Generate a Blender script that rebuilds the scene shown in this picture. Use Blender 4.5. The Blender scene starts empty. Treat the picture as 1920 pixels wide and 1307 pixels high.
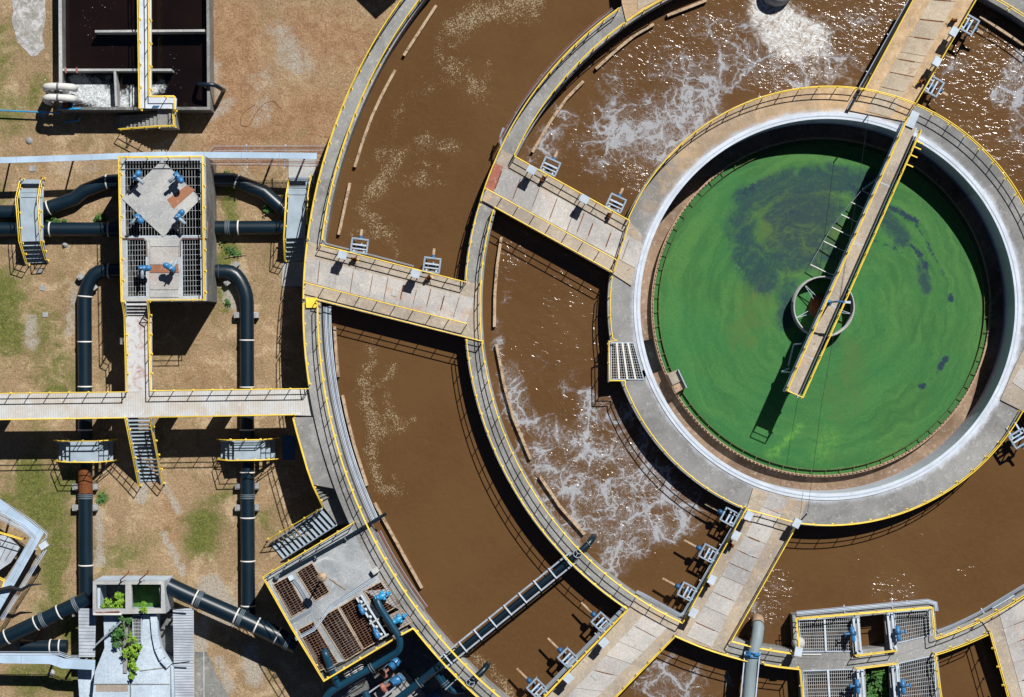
import bpy, math, random
import numpy as np
from math import sin, cos, pi, radians, atan2, hypot
from mathutils import Vector, Matrix
from mathutils.geometry import tessellate_polygon

random.seed(7); np.random.seed(7)
scn = bpy.context.scene

# ------------------------------------------------------------------ camera, light, exposure
CAM_H = 130.0                      # drone height above the lawn, looking straight down
PPM = 30.0                         # survey scale: photograph pixels per metre on the lawn
cam_d = bpy.data.cameras.new("drone_camera"); cam = bpy.data.objects.new("drone_camera", cam_d)
scn.collection.objects.link(cam); scn.camera = cam
cam.location = (0, 0, CAM_H); cam.rotation_euler = (0, 0, 0)
cam_d.sensor_fit = 'HORIZONTAL'; cam_d.angle = 2 * math.atan(960 / PPM / CAM_H)
cam_d.clip_start = 1.0; cam_d.clip_end = 6000

SUN_EL = radians(50.2); SUN_DIR = Vector((0.515 * cos(SUN_EL), 0.857 * cos(SUN_EL), sin(SUN_EL)))
world = bpy.data.worlds.new("World"); scn.world = world; world.use_nodes = True
wn = world.node_tree.nodes; bg = wn["Background"]
sky = wn.new("ShaderNodeTexSky"); sky.sky_type = 'NISHITA'; sky.sun_disc = False
sky.sun_elevation = SUN_EL; sky.sun_rotation = atan2(0.515, 0.857)
sky.altitude = 3000; sky.air_density = 0.42; sky.dust_density = 0.1; sky.ozone_density = 2.0
world.node_tree.links.new(sky.outputs[0], bg.inputs[0]); bg.inputs[1].default_value = 0.065
sun_d = bpy.data.lights.new("sun", 'SUN'); sun_d.energy = 5.0; sun_d.angle = radians(0.5)
sun_d.color = (1.0, 0.97, 0.93)
sun = bpy.data.objects.new("sun", sun_d); scn.collection.objects.link(sun)
sun.rotation_euler = SUN_DIR.to_track_quat('Z', 'Y').to_euler(); sun.location = (40, 70, 120)
scn.view_settings.view_transform = 'Standard'; scn.view_settings.look = 'None'
scn.view_settings.exposure = 0.3; scn.view_settings.gamma = 1.0
scn.cycles.max_bounces = 5; scn.cycles.diffuse_bounces = 2

# ------------------------------------------------------------------ helpers
DK, WAT, RH = 4.1, 2.8, 0.97       # deck level, ditch water level, handrail height
CX, CY = 19.1, 2.56                # common centre of all the round tanks
def W(px, py, z=0.0):              # surveyed photograph point at height z -> metres
    k = (CAM_H - z) / (CAM_H * PPM)
    return Vector(((px - 960) * k, -(py - 653.5) * k, z))
def pol(r, a, z): return Vector((CX + r * cos(a), CY + r * sin(a), z))
def A(px, py, z=DK + 1):
    p = W(px, py, z); return atan2(p.y - CY, p.x - CX)
def S(r, g, b):                    # sRGB 0-255 -> linear
    f = lambda c: (c / 255 / 12.92) if c / 255 <= .04045 else ((c / 255 + .055) / 1.055) ** 2.4
    return (f(r), f(g), f(b), 1)
def arc(r, a0, a1, z, step=0.55):
    d = (a1 - a0 + pi) % (2 * pi) - pi
    n = max(2, int(abs(d) * r / step) + 1)
    return [pol(r, a0 + d * i / n, z) for i in range(n + 1)]

ORG = {}
class MB:
    def __init__(s): s.v = []; s.f = []; s.sm = []
    def add(s, vs, fs, smooth=False):
        o = len(s.v); s.v += [tuple(v) for v in vs]
        for f in fs: s.f.append([i + o for i in f]); s.sm.append(smooth)
        return s
    def prism(s, poly, z0, z1, holes=(), floor=True):
        rings = [[(p[0], p[1]) for p in q] for q in ([poly] + list(holes))]
        flat = [p for r in rings for p in r]
        tris = tessellate_polygon([[Vector((p[0], p[1], 0)) for p in r] for r in rings])
        n = len(flat); vs = [(x, y, z1) for x, y in flat] + [(x, y, z0) for x, y in flat]
        fs = []
        for t in tris:
            a, b, c = [flat[i] for i in t]
            if (b[0]-a[0])*(c[1]-a[1]) - (b[1]-a[1])*(c[0]-a[0]) < 0: t = t[::-1]
            fs.append(list(t))
            if floor: fs.append([i + n for i in t[::-1]])
        k = 0
        for ri, r in enumerate(rings):
            m = len(r); ar = sum(r[i][0]*r[(i+1) % m][1] - r[(i+1) % m][0]*r[i][1] for i in range(m))
            for i in range(m):
                a, b = k + i, k + (i + 1) % m
                q = [a, a + n, b + n, b]
                if (ar > 0) == (ri > 0): q = q[::-1]
                fs.append(q)
            k += m
        return s.add(vs, fs)
    def beam(s, p, q, w, h, up=Vector((0, 0, 1))):
        p, q = Vector(p), Vector(q); d = (q - p)
        if d.length < 1e-6: return s
        d.normalize()
        if abs(d.dot(up)) > .98: up = Vector((0, 1, 0))
        x = d.cross(up).normalized() * (w / 2); y = x.cross(d).normalized() * (h / 2)
        vs = [p - x - y, p + x - y, p + x + y, p - x + y, q - x - y, q + x - y, q + x + y, q - x + y]
        return s.add(vs, [[0, 1, 2, 3], [7, 6, 5, 4], [0, 4, 5, 1], [1, 5, 6, 2], [2, 6, 7, 3], [3, 7, 4, 0]])
    def box(s, c, dx, dy, dz, rot=0):          # c = centre of the base
        c = Vector(c); u = Vector((cos(rot), sin(rot), 0)) * dx / 2; v = Vector((-sin(rot), cos(rot), 0)) * dy / 2
        z = Vector((0, 0, dz)); b = [c - u - v, c + u - v, c + u + v, c - u + v]
        return s.add(b + [p + z for p in b], [[3, 2, 1, 0], [4, 5, 6, 7], [0, 1, 5, 4], [1, 2, 6, 5], [2, 3, 7, 6], [3, 0, 4, 7]])
    def tube(s, pts, r, n=8, caps=True, radii=None):
        pts = [Vector(p) for p in pts]; m = len(pts); vs = []; fs = []
        t0 = (pts[1] - pts[0]).normalized()
        ref = Vector((0, 0, 1)) if abs(t0.z) < .9 else Vector((0, 1, 0))
        for i, p in enumerate(pts):
            a = (pts[i] - pts[i - 1]).normalized() if i else t0
            b = (pts[i + 1] - pts[i]).normalized() if i < m - 1 else a
            t = (a + b)
            t = t.normalized() if t.length > 1e-5 else a
            sc = 1 / max(.4, t.dot(a))
            x = t.cross(ref)
            if x.length < 1e-4: x = t.cross(Vector((1, 0, 0)))
            x.normalize(); y = x.cross(t).normalized(); ref = y
            rr = radii[i] if radii else r
            bend = (b - a)
            if bend.length > 1e-4: bend.normalize()
            for k in range(n):
                o = x * (cos(2*pi*k/n) * rr) + y * (sin(2*pi*k/n) * rr)
                if bend.length > .5: o += bend * (o.dot(bend) * (sc - 1))
                vs.append(p + o)
        for i in range(m - 1):
            for k in range(n):
                k2 = (k + 1) % n
                fs.append([i*n + k, i*n + k2, (i+1)*n + k2, (i+1)*n + k])
        s.add(vs, fs, True)
        if caps: s.add(vs[:n], [list(range(n))[::-1]]); s.add(vs[-n:], [list(range(n))])
        return s
    def lathe(s, c, prof, n=24, axis=None):     # prof = [(r, h)...] along axis
        c = Vector(c); ax = Vector(axis).normalized() if axis else Vector((0, 0, 1))
        x = ax.cross(Vector((0, 1, 0)) if abs(ax.y) < .9 else Vector((1, 0, 0))).normalized(); y = ax.cross(x)
        vs = [c + ax * h + (x * cos(2*pi*k/n) + y * sin(2*pi*k/n)) * r for r, h in prof for k in range(n)]
        fs = [[i*n + k, i*n + (k+1) % n, (i+1)*n + (k+1) % n, (i+1)*n + k] for i in range(len(prof)-1) for k in range(n)]
        return s.add(vs, fs, True)
    def sector(s, r0, r1, z0, z1, a0=0, a1=2*pi, n=180, jag=0):
        full = abs(a1 - a0 - 2*pi) < 1e-6; vs = []; fs = []
        for i in range(n + 1):
            a = a0 + (a1 - a0) * i / n
            j = (sin(i*1.7) + sin(i*.63+1) + sin(i*4.1)) * jag * (0 if full and i in (0, n) else 1)
            for r, z in ((r0, z0), (r1 + j, z0), (r1 + j, z1), (r0, z1)): vs.append(pol(r, a, z))
        for i in range(n):
            o = i*4; p = o + 4
            fs += [[o+3, o+2, p+2, p+3], [o, p, p+1, o+1], [o+1, p+1, p+2, o+2], [o+3, p+3, p, o]]
        if not full: fs += [[0, 1, 2, 3], [n*4+3, n*4+2, n*4+1, n*4]]
        return s.add(vs, fs)
    def build(s, name, mat, parent=None, org=None):
        me = bpy.data.meshes.new(name)
        if org is None:
            if parent is not None: org = ORG[parent.name]
            else:
                v = np.array(s.v); lo, hi = v.min(0), v.max(0)
                org = Vector(((lo[0]+hi[0])/2, (lo[1]+hi[1])/2, lo[2]))
        org = Vector(org)
        me.from_pydata([tuple(Vector(v) - org) for v in s.v], [], s.f)
        me.polygons.foreach_set('use_smooth', s.sm); me.validate(); me.update()
        if mat: me.materials.append(mat)
        o = bpy.data.objects.new(name, me); scn.collection.objects.link(o)
        if parent is not None: o.parent = parent
        else: o.location = org
        ORG[o.name] = org
        return o
def tag(o, label=None, cat=None, group=None, kind=None):
    for k, v in (('label', label), ('category', cat), ('group', group), ('kind', kind)):
        if v: o[k] = v
    return o
def thing(name, label, cat, loc, group=None):
    o = bpy.data.objects.new(name, None); scn.collection.objects.link(o); o.location = loc
    o.empty_display_size = .3; ORG[o.name] = Vector(loc)
    return tag(o, label, cat, group)
def kids(o): return [c for c in scn.collection.objects if c.parent == o]
def copy_tree(o, parent=None):
    c = o.copy(); scn.collection.objects.link(c)
    if parent is not None: c.parent = parent
    for ch in kids(o): copy_tree(ch, c)
    return c
def attr(o, name, fn):             # a float attribute from world xy arrays
    me = o.data; n = len(me.vertices); co = np.empty(n*3); me.vertices.foreach_get('co', co)
    co = co.reshape(-1, 3) + np.array(ORG[o.name]); a = me.attributes.new(name, 'FLOAT', 'POINT')
    a.data.foreach_set('value', np.asarray(fn(co[:, 0], co[:, 1]), dtype=np.float32) * np.ones(n, np.float32))
def strokes(x, y, z, lst):         # soft painted patches: max over strokes of k*exp(-(d/w)^2)
    k = CAM_H * PPM / (CAM_H - z); px, py = 960 + x*k, 653.5 - y*k; out = np.zeros_like(x)
    for pts, w, I in lst:
        d2 = np.full_like(x, 1e9)
        if len(pts) == 1: d2 = (px - pts[0][0])**2 + (py - pts[0][1])**2
        for (x0, y0), (x1, y1) in zip(pts[:-1], pts[1:]):
            dx, dy = x1-x0, y1-y0; t = np.clip(((px-x0)*dx + (py-y0)*dy) / (dx*dx+dy*dy+1e-9), 0, 1)
            d2 = np.minimum(d2, (px-x0-t*dx)**2 + (py-y0-t*dy)**2)
        out = np.maximum(out, I * np.exp(-d2 / (w*w)))
    return out

# ------------------------------------------------------------------ materials
class NT:
    def __init__(s, name):
        s.m = bpy.data.materials.new(name); s.m.use_nodes = True; s.t = s.m.node_tree
        s.b = s.t.nodes['Principled BSDF']; s.geo = s.t.nodes.new('ShaderNodeNewGeometry').outputs['Position']
    def n(s, typ, ins=None, **kw):
        q = s.t.nodes.new(typ)
        for k, v in kw.items(): setattr(q, k, v)
        for k, v in (ins or {}).items(): s.put(q.inputs[k], v)
        return q
    def put(s, sock, v):
        if isinstance(v, bpy.types.NodeSocket): s.t.links.new(v, sock)
        else: sock.default_value = v
    def math(s, op, a, b=0.0, c=0.0, clamp=False):
        q = s.n('ShaderNodeMath', operation=op, use_clamp=clamp)
        for i, v in enumerate((a, b, c)): s.put(q.inputs[i], v)
        return q.outputs[0]
    def noise(s, scale, detail=4, rough=.55, dist=0, vec=None, col=False):
        q = s.n('ShaderNodeTexNoise', {'Vector': vec or s.geo, 'Scale': scale, 'Detail': detail, 'Roughness': rough, 'Distortion': dist})
        return q.outputs['Color' if col else 'Fac']
    def ramp(s, x, lo, hi, a=0.0, b=1.0):       # smooth step
        q = s.n('ShaderNodeMapRange', {0: x, 1: lo, 2: hi, 3: a, 4: b}, interpolation_type='SMOOTHSTEP'); return q.outputs[0]
    def mix(s, f, a, b, mode='MIX'):
        q = s.n('ShaderNodeMix', data_type='RGBA', blend_type=mode)
        s.put(q.inputs[0], f); s.put(q.inputs[6], a); s.put(q.inputs[7], b); return q.outputs[2]
    def attr(s, name): return s.n('ShaderNodeAttribute', attribute_name=name).outputs['Fac']
    def xyz(s, sc):                              # anisotropically scaled position
        return s.n('ShaderNodeVectorMath', {0: s.geo, 1: sc}, operation='MULTIPLY').outputs[0]
    def warp(s, scale, amp, vec=None):
        c = s.noise(scale, 3, .5, col=True, vec=vec)
        d = s.n('ShaderNodeVectorMath', {0: c, 1: (.5, .5, .5)}, operation='SUBTRACT').outputs[0]
        d = s.n('ShaderNodeVectorMath', {0: d, 'Scale': amp}, operation='SCALE').outputs[0]
        return s.n('ShaderNodeVectorMath', {0: vec or s.geo, 1: d}, operation='ADD').outputs[0]
    def bump(s, h, strength=.5, dist=.05):
        q = s.n('ShaderNodeBump', {'Strength': strength, 'Distance': dist, 'Height': h}); s.put(s.b.inputs['Normal'], q.outputs[0])
    def out(s, col, rough=.8, spec=.3, metal=0.0):
        s.put(s.b.inputs['Base Color'], col); s.put(s.b.inputs['Roughness'], rough)
        s.put(s.b.inputs['Specular IOR Level'], spec); s.put(s.b.inputs['Metallic'], metal); return s.m
    def vary(s, col, amt=.25):                   # each object its own slight tint
        r = s.n('ShaderNodeObjectInfo').outputs['Random']
        return s.mix(1.0, col, s.n('ShaderNodeCombineColor', {0: s.math('MULTIPLY_ADD', r, amt, 1-amt/2), 1: s.math('MULTIPLY_ADD', r, amt, 1-amt/2), 2: s.math('MULTIPLY_ADD', r, amt*.9, 1-amt*.45)}).outputs[0], 'MULTIPLY')

def concrete(name, c1, c2, stain=None, tan=None, vary=0, lime=False):
    s = NT(name); big = s.noise(.35, 5, .6, .6); fine = s.noise(9, 5, .7)
    c = s.mix(s.ramp(big, .35, .65), c1, c2)
    if tan:
        t = s.math('ADD', s.attr('tan'), s.math('MULTIPLY_ADD', s.noise(.9, 5, .65, .5), .9, -.45))
        c = s.mix(s.ramp(t, .3, .75), c, s.mix(s.ramp(s.noise(1.6, 4), .3, .7), tan, tuple(v*.72 for v in tan[:3]) + (1,)))
    if stain: c = s.mix(s.ramp(s.noise(.8, 6, .7, 1.2), .55, .72, 0, .75), c, stain)
    c = s.mix(s.ramp(fine, .3, .7, .24, 0), c, (.03, .03, .03, 1), 'MIX')
    c = s.mix(s.ramp(s.noise(3.1, 6, .75, .8), .52, .7, 0, .28), c, S(225, 222, 215))
    c = s.mix(s.ramp(s.noise(2.3, 6, .8, 1.5), .56, .68, 0, .45), c, (.06, .055, .05, 1))
    if lime:                                    # lime wash splashed past the white rim
        sep = s.n('ShaderNodeSeparateXYZ', {0: s.geo}); x = s.math('SUBTRACT', sep.outputs[0], CX); y = s.math('SUBTRACT', sep.outputs[1], CY)
        r = s.math('SQRT', s.math('ADD', s.math('MULTIPLY', x, x), s.math('MULTIPLY', y, y)))
        r = s.math('ADD', r, s.math('MULTIPLY_ADD', s.noise(1.1, 7, .75), 1.0, -.5))
        c = s.mix(s.ramp(r, 11.62, 12.05, .95, 0), c, S(190, 197, 206))
        a = s.math('ARCTAN2', y, x)             # pour sections of the deck, each its own grey
        seg = s.n('ShaderNodeTexWhiteNoise', {'W': s.math('FLOOR', s.math('MULTIPLY', a, 3.1))}, noise_dimensions='1D').outputs['Value']
        c = s.mix(s.math('MULTIPLY', seg, .4), c, S(96, 98, 100))
    if vary: c = s.vary(c, vary)
    s.bump(s.noise(14, 4, .7), .35, .02)
    return s.out(c, .88, .2)
def paint(name, col, rough=.5, spec=.4, worn=None, wear=.6, scale=2.5, vary=0, metal=0.0):
    s = NT(name); c = s.mix(s.ramp(s.noise(scale*.6, 4), .3, .7), col, tuple(v*.8 for v in col[:3]) + (1,))
    if worn: c = s.mix(s.ramp(s.noise(scale*2, 6, .75, .8), wear, wear + .1), c, worn)
    if vary: c = s.vary(c, vary)
    return s.out(c, rough, spec, metal)

M = {}
M['deck'] = concrete('weathered_concrete', S(150, 150, 148), S(122, 122, 120), tan=S(196, 166, 130))
M['rimdeck'] = concrete('clarifier_rim_concrete', S(150, 150, 148), S(122, 122, 120), tan=S(200, 170, 132), lime=True)
M['deck_light'] = concrete('slab_concrete', S(186, 182, 176), S(160, 158, 156), stain=S(186, 150, 128), vary=.22)
M['deck_tan'] = concrete('tan_slab_concrete', S(186, 172, 150), S(168, 154, 134), stain=S(150, 112, 92), vary=.18)
M['bridge'] = concrete('bridge_concrete', S(176, 164, 146), S(150, 140, 128), stain=S(196, 160, 122), tan=S(198, 170, 134))
M['wall'] = concrete('wall_concrete', S(132, 132, 128), S(96, 98, 98), stain=S(70, 74, 74))
M['pale'] = concrete('pale_concrete', S(184, 184, 180), S(158, 160, 160))
M['bluegrey'] = concrete('inlet_concrete', S(190, 205, 218), S(168, 184, 198), stain=S(144, 156, 166))
M['white'] = paint('white_lime_paint', S(196, 204, 214), .8, .2, S(168, 178, 188), .55, 1.6)
M['sludge'] = concrete('dry_sludge', S(152, 128, 106), S(116, 96, 78), stain=S(110, 84, 66))
M['weir'] = paint('weir_concrete', S(168, 142, 118), .9, .2, S(96, 80, 66), .55, 3)
M['baffle'] = paint('scummy_board', S(104, 104, 70), .9, .2, S(60, 70, 44), .5, 3)
M['yellow'] = paint('yellow_paint', S(240, 206, 76), .45, .4, S(190, 140, 50), .7, 3)
M['steel'] = paint('galvanised_steel', S(176, 190, 204), .55, .4, S(120, 132, 142), .6, 2)
M['treads'] = paint('tread_steel', S(150, 166, 178), .6, .4, S(112, 126, 136), .58, 2)
M['cable'] = paint('cable_grey', S(150, 160, 172), .6, .4, S(110, 90, 84), .6, 1.2)
M['rustline'] = paint('rusty_conduit', S(120, 84, 76), .8, .2, S(150, 140, 136), .55, 1.5)
M['grat_pale'] = paint('pale_rusty_grating', S(152, 126, 112), .9, .2, S(84, 58, 50), .5, 3)
M['grat_rust'] = paint('rusty_grating', S(140, 104, 86), .9, .2, S(96, 60, 44), .5, 3)
M['rust'] = paint('rusty_iron', S(120, 72, 40), .9, .2, S(60, 34, 22), .5, 5)
M['rustbar'] = paint('rusty_bars', S(96, 62, 56), .9, .2, S(160, 140, 120), .6, 3)
M['bars'] = paint('grating_bars', S(168, 172, 174), .7, .3, S(150, 110, 84), .6, 2)
M['pipe'] = paint('dark_pipe', S(10, 31, 43), .36, .45, S(18, 42, 54), .62, 1.6)
M['pipeteal'] = paint('teal_pipe', S(16, 62, 84), .4, .45, S(26, 74, 96), .6, 1.6)
M['pipegrey'] = paint('grey_pipe', S(128, 142, 146), .6, .4, S(150, 124, 92), .6, .9)
M['pipewhite'] = paint('white_pipe', S(206, 206, 200), .6, .4, S(150, 140, 130), .62, 1.6)
M['band'] = paint('white_band', S(216, 214, 208), .7, .3)
M['coupling'] = paint('grey_coupling', S(92, 104, 112), .6, .4)
M['blue'] = paint('blue_enamel', S(50, 116, 166), .4, .45, S(50, 100, 140), .62, 4)
M['blue2'] = paint('bright_blue_enamel', S(44, 142, 190), .4, .45, S(30, 120, 180), .62, 4)
M['boxgrey'] = paint('cabinet_grey', S(186, 198, 208), .5, .4)
M['frame'] = paint('mixer_frame_paint', S(138, 156, 172), .5, .4, S(88, 106, 124), .6, 3)
M['motor'] = paint('motor_blue', S(40, 84, 124), .5, .4, S(30, 60, 90), .6, 4)
M['black'] = paint('black_rubber_pit_shade', (.012, .014, .016, 1), .6, .3)
M['dark'] = paint('pit_shade_black', S(14, 22, 26), .6, .3)  # shade below the valve chamber gratings, put into the floor colour
M['deck_plat'] = concrete('platform_concrete', S(168, 172, 174), S(136, 142, 146), stain=S(206, 208, 206))
M['rustbrown'] = paint('brown_rust_sheet', S(150, 104, 80), .85, .2, S(176, 150, 134), .56, 1.2)
M['plank'] = paint('weathered_plank', S(178, 156, 130), .9, .2, S(120, 100, 80), .5, 2)
M['block'] = concrete('block_concrete', S(160, 162, 160), S(134, 136, 138), vary=.2)
M['brick'] = concrete('red_worn_strip', S(170, 110, 92), S(150, 92, 78), stain=S(120, 80, 66))
def corrugated():
    s = NT('corrugated_sheet'); c = s.mix(s.ramp(s.noise(1.2, 5), .3, .7), S(172, 180, 188), S(146, 152, 160))
    return s.out(s.mix(s.ramp(s.noise(3, 6, .7), .6, .7, 0, .5), c, S(160, 120, 96)), .6, .4)
M['sheet'] = corrugated()
def slab_rust():
    s = NT('rust_stained_sheet'); n = s.noise(1.5, 7, .75, 1.2)
    c = s.mix(s.ramp(n, .47, .66, 0, .8), S(184, 186, 188), S(150, 108, 86)); return s.out(s.mix(s.ramp(s.noise(7, 5, .7), .55, .7, 0, .6), c, S(170, 160, 156)), .8, .3)
M['rustsheet'] = slab_rust()
def walkdeck():
    s = NT('ribbed_walkway'); c = s.mix(s.ramp(s.noise(.8, 5, .6, .4), .35, .7), S(186, 188, 188), S(176, 168, 156))
    c = s.mix(s.ramp(s.noise(2.5, 6, .7, 1), .55, .68, 0, .6), c, S(206, 212, 218))
    w = s.n('ShaderNodeTexWave', {'Vector': s.geo, 'Scale': 2.2}, bands_direction='X').outputs['Fac']
    c = s.mix(s.ramp(w, .2, .45, .22, 0), c, (.12, .13, .14, 1)); return s.out(c, .7, .3)
M['walk'] = walkdeck()
def leaf(name, a, b):
    s = NT(name); c = s.mix(s.ramp(s.noise(2.2, 3), .35, .65), a, b); return s.out(c, .6, .3)
M['leaf'] = leaf('bright_leaves', (.10, .22, .015, 1), (.19, .33, .02, 1))
M['leafdark'] = leaf('dark_leaves', (.03, .10, .02, 1), (.06, .16, .03, 1))
M['stem'] = paint('stem', S(90, 80, 50), .9, .2)

def lawn():
    s = NT('dry_lawn'); g = s.attr('green'); o = s.attr('orange'); y = s.attr('grey')
    big = s.noise(.22, 5, .6, .4); mid = s.noise(1.3, 6, .7, .5); fine = s.noise(7, 4, .8); vf = s.noise(16, 3, .9); tuft = s.noise(3.6, 5, .8, .7)
    c = s.mix(s.ramp(big, .35, .65), S(180, 153, 120), S(157, 133, 103))
    c = s.mix(s.ramp(s.noise(.62, 6, .7, .8), .50, .64, 0, .75), c, S(206, 182, 148))        # bleached straw
    c = s.mix(s.ramp(s.noise(.8, 6, .72, .8, s.xyz((1, 1, 3))), .50, .66, 0, .55), c, S(130, 120, 78))   # olive growth
    oo = s.math('ADD', o, s.math('MULTIPLY_ADD', mid, .9, -.45))
    c = s.mix(s.ramp(oo, .3, .8, 0, .92), c, s.mix(s.ramp(mid, .4, .62), S(176, 138, 106), S(156, 120, 90)))
    gg = s.math('ADD', s.math('ADD', g, s.math('MULTIPLY_ADD', s.noise(.75, 7, .75, .8), 1.7, -.85)), s.math('MULTIPLY_ADD', tuft, .9, -.45))
    c = s.mix(s.ramp(gg, .2, .8, 0, .95), c, s.mix(s.ramp(tuft, .36, .62), S(76, 96, 38), S(120, 124, 62)))
    yy = s.math('ADD', y, s.math('MULTIPLY_ADD', s.noise(1.1, 7, .75, .8), 1.5, -.75))
    c = s.mix(s.ramp(yy, .32, .72, 0, .85), c, S(182, 176, 164))
    c = s.mix(s.ramp(tuft, .3, .5, .35, 0), c, S(92, 76, 48))
    c = s.mix(s.ramp(fine, .30, .58, .42, 0), c, S(74, 58, 36))
    c = s.mix(s.ramp(fine, .55, .75, 0, .45), c, S(226, 204, 164))
    c = s.mix(s.ramp(vf, .32, .6, .42, 0), c, (.03, .022, .012, 1))
    c = s.mix(s.ramp(vf, .6, .75, 0, .3), c, S(226, 206, 168))
    c = s.mix(s.ramp(s.noise(5.5, 2, .5), .745, .77, 0, .7), c, S(214, 208, 196))           # bits of lime and litter
    s.bump(s.math('ADD', s.math('ADD', fine, vf), tuft), .8, .07); return s.out(c, .95, .1)
M['lawn'] = lawn()
def spill():
    s = NT('dried_lime_spill'); a = s.attr('edge'); n = s.noise(1.6, 7, .7, 1.0)
    c = s.mix(s.ramp(n, .38, .6), S(180, 180, 180), S(134, 132, 126)); c = s.mix(s.ramp(s.noise(3.0, 7, .78, 1.5), .48, .62, 0, .7), c, S(112, 108, 98)); c = s.mix(s.ramp(s.noise(9, 4, .8), .5, .7, 0, .4), c, S(206, 206, 204))
    return s.out(c, .9, .1)
M['spill'] = spill()

def ditch_water():
    s = NT('brown_ditch_water'); fl, wb, wv, wh = [s.attr(k) for k in ('floc', 'web', 'wave', 'white')]
    M_ = s.math; base = s.mix(s.ramp(s.noise(.18, 4), .35, .65), s.mix(s.ramp(s.noise(5, 4, .75, 1.5, s.xyz((1, 1.8, 1))), .35, .65), S(94, 69, 42), S(91, 66, 40)), s.mix(s.ramp(s.noise(2.2, 5, .7, 2.0), .35, .65), S(90, 65, 40), S(85, 61, 36)))
    # floating floc: clusters of small clumps of several sizes
    dens = M_('ADD', fl, M_('MULTIPLY_ADD', s.noise(1.0, 6, .78, .8), 2.2, -1.12))
    def clumps(scale, top, wob):
        v = s.n('ShaderNodeTexVoronoi', {'Vector': s.warp(scale, wob), 'Scale': scale}).outputs['Distance']
        return s.ramp(M_('SUBTRACT', s.ramp(dens, .02, 1.0, 0, top), v), 0, .07)
    flo = M_('MAXIMUM', M_('MULTIPLY', clumps(5.2, .32, .22), .9), M_('MAXIMUM', clumps(9.0, .42, .12), M_('MULTIPLY', clumps(14, .45, .08), .7)))
    flo = M_('MULTIPLY', M_('MULTIPLY', flo, s.ramp(fl, .03, .2)), M_('MULTIPLY_ADD', s.noise(13, 3, .8), 1.1, .4), clamp=True)
    spk = M_('MULTIPLY', s.ramp(s.noise(15, 3, .8), .66, .72), s.ramp(M_('ADD', fl, M_('MULTIPLY_ADD', s.noise(.8, 4, .7), 1.6, -.8)), .1, .6))
    flo = M_('MAXIMUM', flo, M_('MULTIPLY', spk, .7))
    # foam net: warped cell borders at three sizes, thin, with streaky filaments
    w1 = s.warp(.5, 2.0); w2 = s.warp(1.7, .6, w1); w3 = s.warp(4.5, .16, w2)
    def edge(vec, scale, w): return M_('SUBTRACT', 1.0, s.ramp(s.n('ShaderNodeTexVoronoi', {'Vector': vec, 'Scale': scale}, feature='DISTANCE_TO_EDGE').outputs['Distance'], 0, w))
    p1 = s.ramp(s.noise(.5, 4, .6, .5), .36, .62); p2 = s.ramp(s.noise(.8, 4, .65, .5), .4, .62)
    def ridge(scale, k, vec): return M_('POWER', M_('SUBTRACT', 1.0, M_('MULTIPLY', M_('ABSOLUTE', M_('SUBTRACT', s.noise(scale, 5, .66, 2.2, vec), .5)), k), clamp=True), 2.0)
    p0 = s.ramp(s.noise(.45, 4, .65, .8), .40, .60)
    net = M_('MULTIPLY', M_('MULTIPLY', edge(w3, .5, .065), 1.0), M_('MULTIPLY_ADD', p0, .65, .35))
    net = M_('ADD', net, M_('MULTIPLY', M_('MULTIPLY', edge(w2, .5, .26), .30), p0))
    net = M_('ADD', net, M_('MULTIPLY', M_('MULTIPLY', edge(w3, .95, .075), .78), p1))
    net = M_('ADD', net, M_('MULTIPLY', M_('MULTIPLY', edge(w3, 2.1, .11), .45), p2))
    st = s.n('ShaderNodeVectorMath', {0: s.warp(.8, 1.1, w1), 1: (1, .45, 1)}, operation='MULTIPLY').outputs[0]
    net = M_('ADD', net, M_('MULTIPLY', ridge(2.2, 9.0, w1), .34)); net = M_('ADD', net, M_('MULTIPLY', ridge(4.0, 8.0, st), .38)); net = M_('ADD', net, M_('MULTIPLY', ridge(9.0, 7.0, st), .34))
    net = M_('MULTIPLY', net, M_('MULTIPLY_ADD', s.noise(10, 4, .8), 1.3, .32))
    wbn = M_('ADD', wb, M_('MULTIPLY', M_('SUBTRACT', s.noise(.55, 5, .7, .8), .5), s.ramp(wb, 0, .4, 0, 1.2)))
    web = s.ramp(M_('MULTIPLY', net, wbn), .20, 1.05, 0, .95)
    web = M_('MULTIPLY', web, M_('MULTIPLY_ADD', M_('MAXIMUM', ridge(12, 3.2, w3), s.noise(18, 3, .8)), .9, .22), clamp=True)
    crest = M_('MULTIPLY', s.ramp(ridge(5.0, 9.0, s.warp(1.2, .8)), .45, .9), M_('MULTIPLY', s.ramp(wv, .2, 1.1, 0, .6), s.ramp(s.noise(1.6, 4, .7), .45, .65)))
    web = M_('MAXIMUM', web, crest)
    wht = M_('ADD', wh, M_('MULTIPLY_ADD', s.noise(.9, 7, .75, 1.6, w2), 1.7, -.9))
    wht = M_('MULTIPLY', s.ramp(wht, .25, .75), s.ramp(wh, .02, .25)); wht = M_('MULTIPLY', wht, M_('MULTIPLY_ADD', s.noise(2.6, 7, .82, 2.2, w1), 2.8, -.62), clamp=True)
    c = s.mix(s.ramp(M_('MULTIPLY', wb, s.noise(.9, 4)), .1, .5, 0, .4), base, S(100, 76, 52))
    c = s.mix(M_('MULTIPLY', flo, .8), c, S(158, 146, 120)); c = s.mix(web, c, S(160, 164, 170)); c = s.mix(wht, c, s.mix(s.ramp(s.noise(2.0, 6, .8, 2.0, w1), .35, .6), S(150, 134, 114), S(216, 220, 222)))
    foam = M_('MAXIMUM', M_('MAXIMUM', flo, web), wht)
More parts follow.
